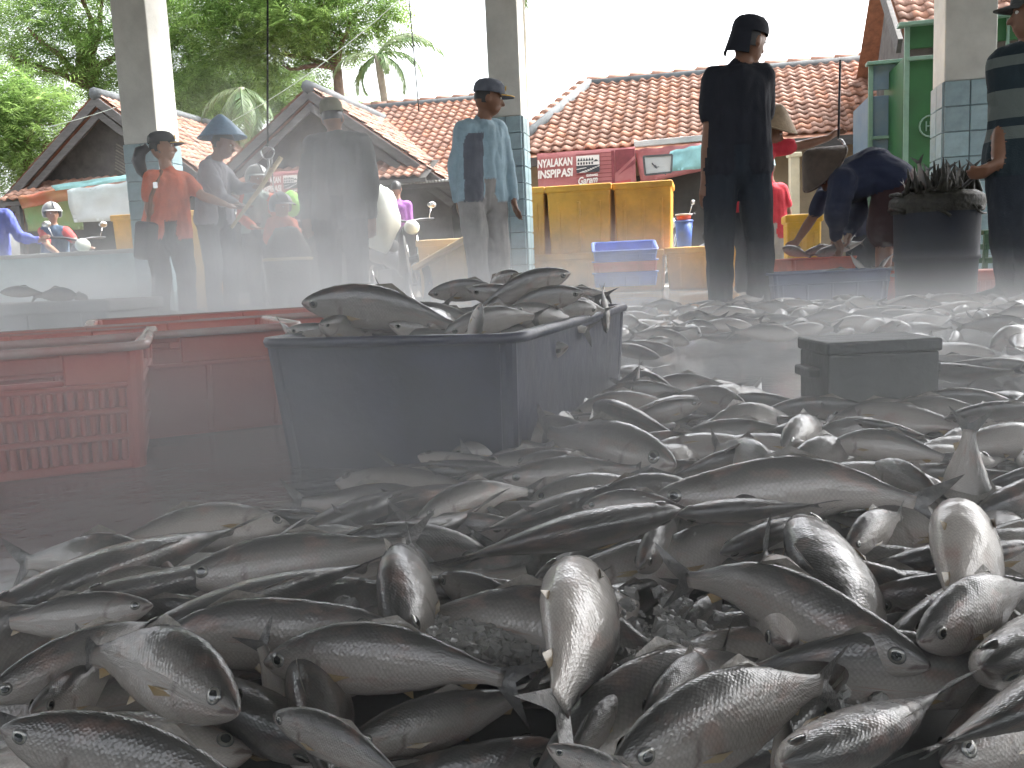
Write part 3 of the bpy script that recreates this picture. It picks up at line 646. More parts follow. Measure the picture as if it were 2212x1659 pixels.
tree('large feathery green tree behind the leftmost gable', b1, f1, [at(60, 60, 26), at(130, 20, 28), at(230, -30, 27), at(20, 120, 26), at(300, 60, 27), at(170, -80, 27)],
     [bl(70, 60, 26, 1.5, .85), bl(205, 30, 27, 1.6, 1.1), bl(10, -20, 27, 1.2, .9), bl(250, 110, 26.5, 1.4, .85), bl(130, 165, 27, 1.5, .55), bl(330, 50, 27.5, 1.2, 1.2), bl(120, -60, 27, 2.0, .7), bl(240, -80, 27, 2, .8), bl(60, 130, 27, 1.0, .5), bl(290, 180, 27, 1.2, .6), bl(200, 215, 27.5, 1.4, .4), bl(360, 120, 27, 1.2, .9), bl(400, 20, 27, 1.3, 1.2), bl(400, 210, 27, 1.0, .7), bl(340, 240, 27, .9, .5), bl(20, 60, 27, 1.2, .8)], 5000, M['leaf'])
f2 = at(60, 380, 23); b2 = Vector((f2.x - .4, f2.y, 0))
tree('lower bushy green tree at the left picture edge', b2, f2, [at(40, 260, 23), at(90, 230, 23), at(0, 230, 23), at(110, 300, 23)],
     [bl(50, 230, 23, 1.0, .65), bl(10, 280, 23, 1.0, .8), bl(95, 285, 23, .85, .75), bl(-50, 230, 23, 1.2, 1.1), bl(40, 340, 23, .9, .6), bl(5, 190, 23.4, .8, .45), bl(100, 222, 23.2, .6, .4), bl(0, 380, 23, .9, .6)], 2300, M['leaf'], .2)
f3 = at(728, 150, 26); b3 = Vector((f3.x + .1, f3.y, 0))
tree('broad green tree with brown limbs behind the second gable', b3, f3, [at(640, 20, 26), at(700, -20, 26), at(800, 0, 26), at(560, 90, 26), at(610, 140, 25.6), at(770, 60, 26), at(720, 40, 26)],
     [bl(470, 60, 26, 1.6, 1.1), bl(560, 10, 26, 1.7, 1.0), bl(660, 30, 26, 1.4, 1.0), bl(770, 20, 26, 1.3, .8), bl(500, 150, 26, 1.4, .8), bl(600, 110, 26.6, 1.2, .6), bl(700, 110, 26.4, .9, .5), bl(820, -20, 26, 1.0, .7), bl(430, -20, 26, 1.5, 1.0), bl(640, -60, 26, 2.2, .8), bl(650, 175, 26.6, 1.0, .3), bl(420, 190, 26, 1.1, .6), bl(790, 90, 26.3, .7, .5), bl(850, 45, 26, .5, .4), bl(620, 60, 25.4, 1.3, .9), bl(720, 60, 25.4, 1.1, .8), bl(540, 60, 25.4, 1.2, .8)], 5800, M['leaf'], .2)
f4 = at(470, 245, 29); tree('dark green tree low between the two gables', Vector((f4.x, f4.y, 0)), f4, [at(430, 200, 29), at(520, 190, 29), at(480, 170, 29)],
     [bl(440, 210, 29, 1.3, .7), bl(540, 215, 29, 1.3, .6), bl(490, 170, 29, 1.4, .8), bl(400, 240, 29, 1, .5), bl(600, 190, 29, 1.2, .7)], 2900, M['leaf'], .16)
f5 = at(790, 225, 28); tree('small pale bush top behind the long tiled roof', Vector((f5.x, f5.y, 0)), f5, [at(780, 222, 28), at(810, 228, 28)], [bl(775, 222, 28, .8, .25), bl(815, 230, 28, .7, .2)], 160, M['leaf'], .1, smin=.5, smax=.9)

def palm(label, base, top, nf, fl, mats, dirs=None, lean=.3, r0=.16, droop=1.0):
    root = empty('coconut_palm', base); t = MB(); pts = []
    for i in range(13):
        k = i / 12; p = Vector(base).lerp(Vector(top), k); p.x += lean * math.sin(k * math.pi) * .5; pts.append(p)
    t.tube(pts, [r0 * (1.15 - .5 * i / 12) + (.012 if i % 2 else 0) for i in range(13)], 10); t.build('trunk', M['palmbark'], root, True)
    for k in range(nf):
        az, el, L = dirs[k] if dirs else (2 * math.pi * k / nf + random.uniform(-.25, .25), random.uniform(-.1, 1.0), fl * random.uniform(.85, 1.1))
        hd = Vector((math.cos(az), math.sin(az), 0)); f = MB(); P = []
        n = 22; pos = Vector(top); ang = el
        for i in range(n + 1):
            P.append(pos.copy()); dv = hd * math.cos(ang) + ZV * math.sin(ang); pos = pos + dv * (L / n); ang -= droop * 1.9 / n * (0.6 + .8 * i / n)
        f.tube(P, [.03 * (1 - i / n * .8) for i in range(n + 1)], 5)
        sd = hd.cross(ZV)
        for i in range(2, n):
            t_ = i / n; ll = L * .26 * math.sin(math.pi * (.15 + .8 * t_)) ** .7; tan = (P[min(i + 1, n)] - P[i - 1]).normalized()
            for h2 in (0, .5):
                pp = P[i].lerp(P[min(i + 1, n)], h2)
                for sg in (-1, 1):
                    dr = (sd * sg * .75 + tan * .6 - ZV * random.uniform(.25, .75)).normalized(); q = pp + dr * ll * random.uniform(.8, 1.05); q2 = q - ZV * ll * .10; wv = tan * .022
                    mid = pp.lerp(q, .5) + ZV * ll * .06
                    f.add([pp - wv * .6, pp + wv * .6, mid + wv, mid - wv, q2], [(0, 1, 2, 3), (3, 2, 4)])
        f.build('frond', mats[k % len(mats)], root)
    return tag(root, label, 'palm', 'coconut palms')
tp = at(815, 120, 24); bs = at(835, 250, 24)
palm('coconut palm with a slim bare trunk above the long roof', Vector((bs.x + .1, bs.y, -.1)), tp, 9, 1.9, [M['frond'], M['frond'], M['frond_dry']],
     [(0.1, .75, 2.0), (-.25, .25, 1.6), (3.3, .3, 1.5), (2.7, -.2, 1.3), (-.5, -.2, 1.5), (.4, 1.0, 1.8), (3.6, -.5, 1.2), (5.1, .1, 1.2), (1.5, .6, 1.4)], lean=.25, r0=.13)
tp = at(520, 190, 23); palm('drooping pale palm between the gables', Vector((tp.x + .3, tp.y, -.1)), tp, 9, 2.3, [M['frond_dry'], M['frond']],
     [(3.4, -.1, 1.7), (0.0, -.3, 1.6), (4.2, -.5, 1.7), (-.6, -.6, 1.6), (3.0, -.7, 1.7), (5.0, -.4, 1.9), (3.8, -.8, 1.6), (5.6, -.7, 1.7), (2.0, .2, 1.5)], r0=.14)
tp = at(1120, -110, 15); palm('palm whose hanging frond tips show beside the middle pillar', Vector((at(1112, 200, 15).x, 15, -.1)), tp, 6, 1.5, [M['frond_dry'], M['frond']],
     [(3.0, .2, 1.05), (0.1, .25, 1.05), (3.5, .5, 1.3), (-.3, .6, 1.3), (1.5, .4, 1.5), (5.0, .5, .9)], r0=.11, lean=.05, droop=1.3)

# wires
def wire(name, label, a, b, r, m, sag=.05, cat='wire'):
    s = MB(); s.tube(sagline(a, b, sag, 14), r, 6); return tag(s.build(name, m, smooth=True), label, cat)
wire('cord', 'pale cord slanting up across the middle tree', at(500, 262, 16), at(905, -40, 14), .0065, M['paleline'], .15)
wire('cord', 'thin pale line slanting across the leftmost gable tree', at(100, 275, 18.5), at(250, 232, 18.5), .006, M['paleline'], .02)
wire('hanging_cable', 'thin dark cable hanging in the sky right of the palm', at(882, -20, 14), at(905, 240, 14), .010, M['rope'], 0)
wire('thin_wire', 'fine vertical wire above the man in black', at(1652, -10, 10), at(1648, 150, 10), .004, M['darkmetal'], 0)
# ================================================================== fish
def fish_material(name, k=1.0, warm=0.0):
    m = bpy.data.materials.new(name); m.use_nodes = True; n, l = m.node_tree.nodes, m.node_tree.links; b = n['Principled BSDF']
    at_ = n.new('ShaderNodeAttribute'); at_.attribute_name = 'fishco'        # x: along, y: height -1..1, z: round the body
    sx = n.new('ShaderNodeSeparateXYZ'); l.new(at_.outputs['Vector'], sx.inputs[0])
    oi = n.new('ShaderNodeObjectInfo')
    nz = n.new('ShaderNodeTexNoise'); nz.inputs['Scale'].default_value = 3; nz.inputs['Detail'].default_value = 6
    sca = n.new('ShaderNodeVectorMath'); sca.operation = 'MULTIPLY'; sca.inputs[1].default_value = (4.5, 1, 1); l.new(at_.outputs['Vector'], sca.inputs[0])
    of = n.new('ShaderNodeVectorMath'); of.operation = 'ADD'; l.new(sca.outputs[0], of.inputs[0])
    cx = n.new('ShaderNodeCombineXYZ'); mu = n.new('ShaderNodeMath'); mu.operation = 'MULTIPLY'; mu.inputs[1].default_value = 37; l.new(oi.outputs['Random'], mu.inputs[0]); l.new(mu.outputs[0], cx.inputs[0]); l.new(mu.outputs[0], cx.inputs[2])
    l.new(cx.outputs[0], of.inputs[1]); l.new(of.outputs[0], nz.inputs['Vector'])
    ad = n.new('ShaderNodeMath'); ad.operation = 'MULTIPLY_ADD'; ad.inputs[1].default_value = 0.22; l.new(nz.outputs[0], ad.inputs[0]); l.new(sx.outputs[1], ad.inputs[2])
    cr = n.new('ShaderNodeValToRGB'); e = cr.color_ramp.elements
    rp = n.new('ShaderNodeMapRange'); rp.inputs[1].default_value = -1; rp.inputs[2].default_value = 1.15; l.new(ad.outputs[0], rp.inputs[0]); l.new(rp.outputs[0], cr.inputs[0])
    cols = [(0.0, (.56, .51, .46)), (0.34, (.49, .445, .405)), (0.58, (.37, .34, .31)), (0.74, (.22, .205, .19)), (0.86, (.105, .10, .095)), (1.0, (.06, .06, .058))]
    e[0].position = 0; e[0].color = (*[c * k for c in cols[0][1]], 1); e[1].position = 1; e[1].color = (*cols[-1][1], 1)
    for p, c in cols[1:-1]: q = e.new(p); q.color = (*[x * k for x in c], 1)
    # reddish patches by gill and belly
    n2 = n.new('ShaderNodeTexNoise'); n2.inputs['Scale'].default_value = 1.6; n2.inputs['Detail'].default_value = 5; l.new(of.outputs[0], n2.inputs['Vector'])
    r2 = n.new('ShaderNodeMapRange'); r2.inputs[1].default_value = .55; r2.inputs[2].default_value = .75; r2.inputs[4].default_value = .55 + warm; l.new(n2.outputs[0], r2.inputs[0])
    mx = n.new('ShaderNodeMix'); mx.data_type = 'RGBA'; mx.inputs[7].default_value = (.34, .20, .16, 1); l.new(r2.outputs[0], mx.inputs[0]); l.new(cr.outputs[0], mx.inputs[6])
    # dark gill edge
    va = n.new('ShaderNodeAttribute'); va.attribute_name = 'gill'
    m3 = n.new('ShaderNodeMix'); m3.data_type = 'RGBA'; m3.inputs[7].default_value = (.09, .05, .045, 1); l.new(va.outputs['Fac'], m3.inputs[0]); l.new(mx.outputs[2], m3.inputs[6])
    hs = n.new('ShaderNodeHueSaturation'); r4 = n.new('ShaderNodeMapRange'); r4.inputs[3].default_value = .72; r4.inputs[4].default_value = 1.15; l.new(oi.outputs['Random'], r4.inputs[0]); l.new(r4.outputs[0], hs.inputs['Value']); l.new(m3.outputs[2], hs.inputs['Color'])
    b.inputs['Metallic'].default_value = 0.12; b.inputs['Roughness'].default_value = 0.42; b.inputs['Coat Weight'].default_value = 0.85; b.inputs['Coat Roughness'].default_value = 0.07
    # scales
    mp = n.new('ShaderNodeMapping'); mp.inputs['Scale'].default_value = (85, 0, 26); l.new(at_.outputs['Vector'], mp.inputs[0])
    mp.inputs['Rotation'].default_value = (0, R(45), 0)
    vo = n.new('ShaderNodeTexVoronoi'); vo.inputs['Scale'].default_value = 1.0; vo.inputs['Randomness'].default_value = .35; l.new(mp.outputs[0], vo.inputs['Vector'])
    bp = n.new('ShaderNodeBump'); bp.inputs['Strength'].default_value = 0.22; bp.inputs['Distance'].default_value = 0.0011; bp.invert = True; l.new(vo.outputs['Distance'], bp.inputs['Height'])
    n5 = n.new('ShaderNodeTexNoise'); n5.inputs['Scale'].default_value = 5; n5.inputs['Detail'].default_value = 3; l.new(of.outputs[0], n5.inputs['Vector'])
    b2 = n.new('ShaderNodeBump'); b2.inputs['Strength'].default_value = 0.25; b2.inputs['Distance'].default_value = 0.0028; l.new(n5.outputs[0], b2.inputs['Height']); l.new(bp.outputs[0], b2.inputs['Normal'])
    sr = n.new('ShaderNodeMapRange'); sr.inputs[1].default_value = .15; sr.inputs[2].default_value = .75; sr.inputs[3].default_value = 1.05; sr.inputs[4].default_value = .84; l.new(vo.outputs['Distance'], sr.inputs[0])
    h2 = n.new('ShaderNodeHueSaturation'); l.new(hs.outputs[0], h2.inputs['Color']); l.new(sr.outputs[0], h2.inputs['Value']); l.new(h2.outputs[0], b.inputs['Base Color'])
    l.new(b2.outputs[0], b.inputs['Normal']); l.new(b2.outputs[0], b.inputs['Coat Normal'])
    return m
M['fish'] = fish_material('fish_skin', .86)
M['fin'] = mat('fin_membrane', (0.16, 0.15, 0.14), 0.3, c2=(0.30, 0.27, 0.23), vs=14, coat=.5, bump=.3, bs=50, thin=.25)
M['fin_yellow'] = mat('yellow_fin', (0.30, 0.20, 0.085), 0.3, c2=(0.34, 0.28, 0.19), vs=14, coat=.5, thin=.2)
M['fin_dark'] = mat('dark_tail_fin', (0.07, 0.072, 0.072), 0.3, c2=(0.16, 0.15, 0.14), vs=14, coat=.6, bump=.3, bs=60, thin=.15)
M['iris'] = mat('fish_iris', (0.15, 0.145, 0.12), 0.2, c2=(.27, .265, .24), vs=60, metal=.3, coat=1)
M['pupil'] = mat('fish_pupil', (0.012, 0.014, 0.016), 0.06, coat=1)
M['eyerim'] = mat('fish_eye_rim', (0.10, 0.10, 0.10), 0.2, coat=1)
HP = [(0, .006), (.012, .020), (.04, .040), (.08, .060), (.13, .080), (.20, .100), (.29, .116), (.38, .120), (.48, .111), (.58, .091), (.68, .063), (.76, .041), (.82, .030), (.86, .030)]
WP = [(0, .004), (.012, .014), (.04, .028), (.08, .041), (.13, .052), (.20, .061), (.29, .068), (.38, .070), (.48, .064), (.58, .051), (.68, .034), (.76, .020), (.82, .011), (.86, .006)]
def interp(P, t):
    for (a, x), (b, y) in zip(P, P[1:]):
        if t <= b: k = (t - a) / (b - a); k = k * k * (3 - 2 * k) * .35 + k * .65; return x + (y - x) * k
    return P[-1][1]
class Spine:
    """centre line of unit chord, head at the origin, tail fin end at (1,0,0)"""
    def __init__(s, lat, ver, slat=0, sver=0):
        n = 60; p = Vector(); s.p = [p.copy()]; s.d = []
        for i in range(n):
            t = (i + .5) / n; k = max(0, t - .18) / .82; a = lat * (k - .45) + slat * math.sin(k * 2 * math.pi); b = ver * (k - .45) + sver * math.sin(k * 2 * math.pi)
            d = Vector((math.cos(a) * math.cos(b), math.sin(a) * math.cos(b), math.sin(b))); s.d.append(d); p = p + d / n; s.p.append(p.copy())
        ch = s.p[-1]; L = ch.length; q = ch.to_track_quat('X', 'Z').inverted(); s.rot = q
        # keep the dorsal side up
        s.p = [q @ (v / L) for v in s.p]; s.d = [q @ v for v in s.d]; up = q @ ZV
        s.n = n; s.up = up
    def fr(s, t):
        x = min(max(t, 0), .9999) * s.n; i = int(x); f = x - i; c = s.p[i].lerp(s.p[i + 1], f)
        d = s.d[min(i, s.n - 1)].lerp(s.d[min(i + 1, s.n - 1)], f).normalized(); y = s.up.cross(d).normalized(); return c, d, y, d.cross(y)
    def pt(s, t, y, z): c, d, yy, zz = s.fr(t); return c + yy * y + zz * z
def slab(mb, A, B, th, mi=0):
    """thin two sided fin between root points A and tip points B"""
    n = len(A); P, Q = [], []
    for i in range(n):
        P.append([A[i], A[i].lerp(B[i], .5), B[i]])
    vs = []; nn = ((B[n // 2] - A[n // 2]).cross(A[-1] - A[0])).normalized()
    for sg in (1, -1):
        for i in range(n):
            rg = th * (1.0 if i % 2 else .55)
            for k in range(3): vs.append(P[i][k] + nn * sg * rg * (1, .6, .15)[k])
    fs = []; N = n * 3
    for i in range(n - 1):
        for k in range(2):
            a = i * 3 + k; fs.append((a, a + 3, a + 4, a + 1)); fs.append((N + a + 1, N + a + 4, N + a + 3, N + a))
    mb.add(vs, fs, mi)
def fish_variant(lat, ver, slat=0, sver=0, depth=1.0, width=1.0, nt=46, nr=28):
    depth *= 1.10; width *= 1.12
    sp = Spine(lat, ver, slat, sver); V, F, A, Gi = [], [], [], []
    ts = [0.0] + [.86 * ((i / nt) ** 1.25) for i in range(1, nt + 1)]
    for t in ts:
        h, w_ = interp(HP, t) * depth, interp(WP, t) * width; c, d, y, z = sp.fr(t); zo = -.012 * math.sin(math.pi * min(1, t / .86)) * depth
        for k in range(nr):
            th = 2 * math.pi * k / nr; cs, sn = math.cos(th), math.sin(th)
            ex = .82 if sn < 0 else 1.0
            yy = w_ * math.copysign(abs(cs) ** .9, cs) * (1 - .18 * max(0, sn) ** 2); zz = h * math.copysign(abs(sn) ** ex, sn)
            tg = .222 - .085 * sn * sn - .012 * sn
            s_ = t - tg; k2 = 1.0; g = 0.0
            if abs(sn) < .93:
                if -.09 < s_ < .09: k2 += .015 * math.cos(math.pi * s_ / .18)
                g = .75 * max(0, 1 - abs(s_ - .006) / .012)
                mth = .052; mz = -.012                              # mouth slit
                if t < mth and abs(zz - mz * (t / mth) - .001) < .006: g = max(g, .8)
            V.append(c + y * yy * k2 + z * (zz * (1 + (k2 - 1) * .4) + zo)); A.append((t, sn if sn > 0 else sn * .9, th / math.pi)); Gi.append(g)
    m = len(ts)
    for i in range(m - 1):
        for k in range(nr): F.append((i * nr + k, i * nr + (k + 1) % nr, (i + 1) * nr + (k + 1) % nr, (i + 1) * nr + k))
    F.append(tuple(range(nr - 1, -1, -1))); F.append(tuple((m - 1) * nr + k for k in range(nr)))
    me = bpy.data.meshes.new('fish'); me.from_pydata([tuple(v) for v in V], [], [tuple(reversed(f)) for f in F]); me.materials.append(M['fish'])
    a = me.attributes.new('fishco', 'FLOAT_VECTOR', 'POINT'); a.data.foreach_set('vector', [x for q in A for x in q])
    a = me.attributes.new('gill', 'FLOAT', 'POINT'); a.data.foreach_set('value', Gi)
    me.polygons.foreach_set('use_smooth', [True] * len(F)); me.update()
    parts = []
    tl = MB(); n = 11; Aa, Bb = [], []
    for i in range(n):
        k = i / (n - 1) * 2 - 1; Aa.append(sp.pt(.845, 0, .030 * k * depth)); Bb.append(sp.pt(.90 + .10 * abs(k) ** 1.3, .012 * math.sin(k * 3), .135 * k * (.55 + .45 * abs(k))))
    slab(tl, Aa, Bb, .004); parts.append(('tail_fin', tl.mesh('tail_fin', M['fin_dark'], True)))
    df = MB(); Aa, Bb = [], []
    for i in range(8):
        k = i / 7; t = .40 + .12 * k; hh = interp(HP, t) * depth; Aa.append(sp.pt(t, 0, hh * .94)); Bb.append(sp.pt(t + .085 - .02 * k, .006, hh * (.97 - .28 * k) + (.016 * (1 - k) ** 1.1 + .002)))
    slab(df, Aa, Bb, .003); parts.append(('dorsal_fin', df.mesh('dorsal_fin', M['fin'], True)))
    for sg in (1, -1):
        pf = MB(); Aa, Bb = [], []
        for i in range(9):
            k = i / 8; t = .225 + .008 * k; hh = interp(HP, t) * depth; ww = interp(WP, t) * width; z0 = -hh * (.30 + .16 * k)
            Aa.append(sp.pt(t, sg * ww * .93, z0)); q_ = math.sin(math.pi * (k * .75 + .15)); Bb.append(sp.pt(t + .035 + .085 * q_, sg * (ww * 1.04 + .010), -hh * .38 - .012 - .030 * (k - .4) * (1.2 - q_)))
        slab(pf, Aa, Bb, .0025); parts.append(('pectoral_fin', pf.mesh('pectoral_fin', M['fin_yellow'], True)))
    for (t0, t1, hl) in ((.50, .53, .06), (.71, .76, .04)):
        vf = MB(); Aa, Bb = [], []
        for i in range(5):
            k = i / 4; t = t0 + (t1 - t0) * k; hh = interp(HP, t) * depth + .012 * math.sin(math.pi * t / .86); Aa.append(sp.pt(t, 0, -hh * .93)); Bb.append(sp.pt(t + .055 - .035 * k, .01, -hh * .97 - hl * (1 - .85 * k) * .45))
        slab(vf, Aa, Bb, .003); nm = 'pelvic_fin' if t0 < .6 else 'anal_fin'; parts.append((nm, vf.mesh(nm, M['fin_yellow'], True)))
    for sg in (1, -1):
        c, d, y, z = sp.fr(.078); ww = interp(WP, .078) * width; hh = interp(HP, .078) * depth; zc = hh * .22
        oc = c + y * sg * ww * .90 + z * zc; nrm = (y * sg + z * .12 - d * .22).normalized(); e = MB(); rings = 7; nn = 18; r = .0265; a1 = nrm.cross(d).normalized(); a2 = nrm.cross(a1); vs = [oc + nrm * .0095]; fs, mi = [], []
        for i in range(1, rings + 1):
            q = i / rings
            for k in range(nn): th = 2 * math.pi * k / nn; vs.append(oc + (a1 * math.cos(th) + a2 * math.sin(th)) * r * q + nrm * .0095 * math.sqrt(max(0, 1 - q * q * .92)))
        for k in range(nn): fs.append((0, 1 + k, 1 + (k + 1) % nn)); mi.append(0)
        for i in range(rings - 1):
            for k in range(nn): a = 1 + i * nn; fs.append((a + k, a + nn + k, a + nn + (k + 1) % nn, a + (k + 1) % nn)); mi.append(0 if i < 3 else (1 if i < 5 else 2))
        if sg < 0: pass
        e.v = vs; e.f = fs; e.m = mi; parts.append(('eye', e.mesh('eye', [M['pupil'], M['iris'], M['eyerim']], True)))
    jm = MB()                                   # simple one-mesh fish for the far heap is the same body; fins joined
    return me, parts
VAR = [fish_variant(0, 0), fish_variant(.55, 0), fish_variant(-.55, 0), fish_variant(0, -.55), fish_variant(0, .45), fish_variant(.4, -.4), fish_variant(-.4, .35), fish_variant(0, 0, .3, 0), fish_variant(0, -.15, 0, .22),
       fish_variant(0, -.3, depth=1.22, width=1.15), fish_variant(.2, .1, depth=1.25, width=1.2), fish_variant(0, -.75)]
def low_fish(lat, ver, sver=0):                 # far fish: body and fins in one small mesh
    me, parts = fish_variant(lat, ver, 0, sver, nt=16, nr=12)
    bm = bmesh.new(); bm.from_mesh(me); n0 = len(bm.faces)
    me2 = bpy.data.meshes.new('fish'); me2.materials.append(M['fish']); me2.materials.append(M['fin_dark'])
    for nm, pm in parts:
        if nm in ('tail_fin', 'dorsal_fin'):
            k = len(bm.faces); bm.from_mesh(pm); bm.faces.ensure_lookup_table()
            for f in bm.faces[k:]: f.material_index = 1
    bm.to_mesh(me2); bm.free(); me2.polygons.foreach_set('use_smooth', [True] * len(me2.polygons)); me2.update(); return me2
LOW = [low_fish(0, 0), low_fish(.4, -.3), low_fish(-.5, 0), low_fish(0, -.5), low_fish(0, .4), low_fish(.2, 0, .25)]

def fish_matrix(H, T, roll=0.0):
    X = (T - H); L = X.length; X.normalize()
    up = ZV if abs(X.z) < .9 else Vector((0, -1, 0.2))
    Y = up.cross(X).normalized(); Z = X.cross(Y)
    Y2 = Y * math.cos(roll) + Z * math.sin(roll); Z2 = X.cross(Y2)
    return frame(H, X, Y2, Z2) @ Matrix.Diagonal((L, L, L, 1))
FG = 'silver fish'
def add_fish(H, T, roll, var, label, group, parts=True, drop=(), thick=1.0):
    me, ps = VAR[var]; F = fish_matrix(H, T, roll) @ Matrix.Diagonal((1, thick, thick, 1))
    o = ob('fish', me, None, F); tag(o, label, 'fish', group)
    if parts:
        for nm, pm in ps:
            if nm in drop: continue
            ob(nm, pm, o, None, True)
    return o
def low(H, T, roll, label, group):
    F = fish_matrix(H, T, roll); return tag(ob('fish', random.choice(LOW), None, F), label, 'fish', group)

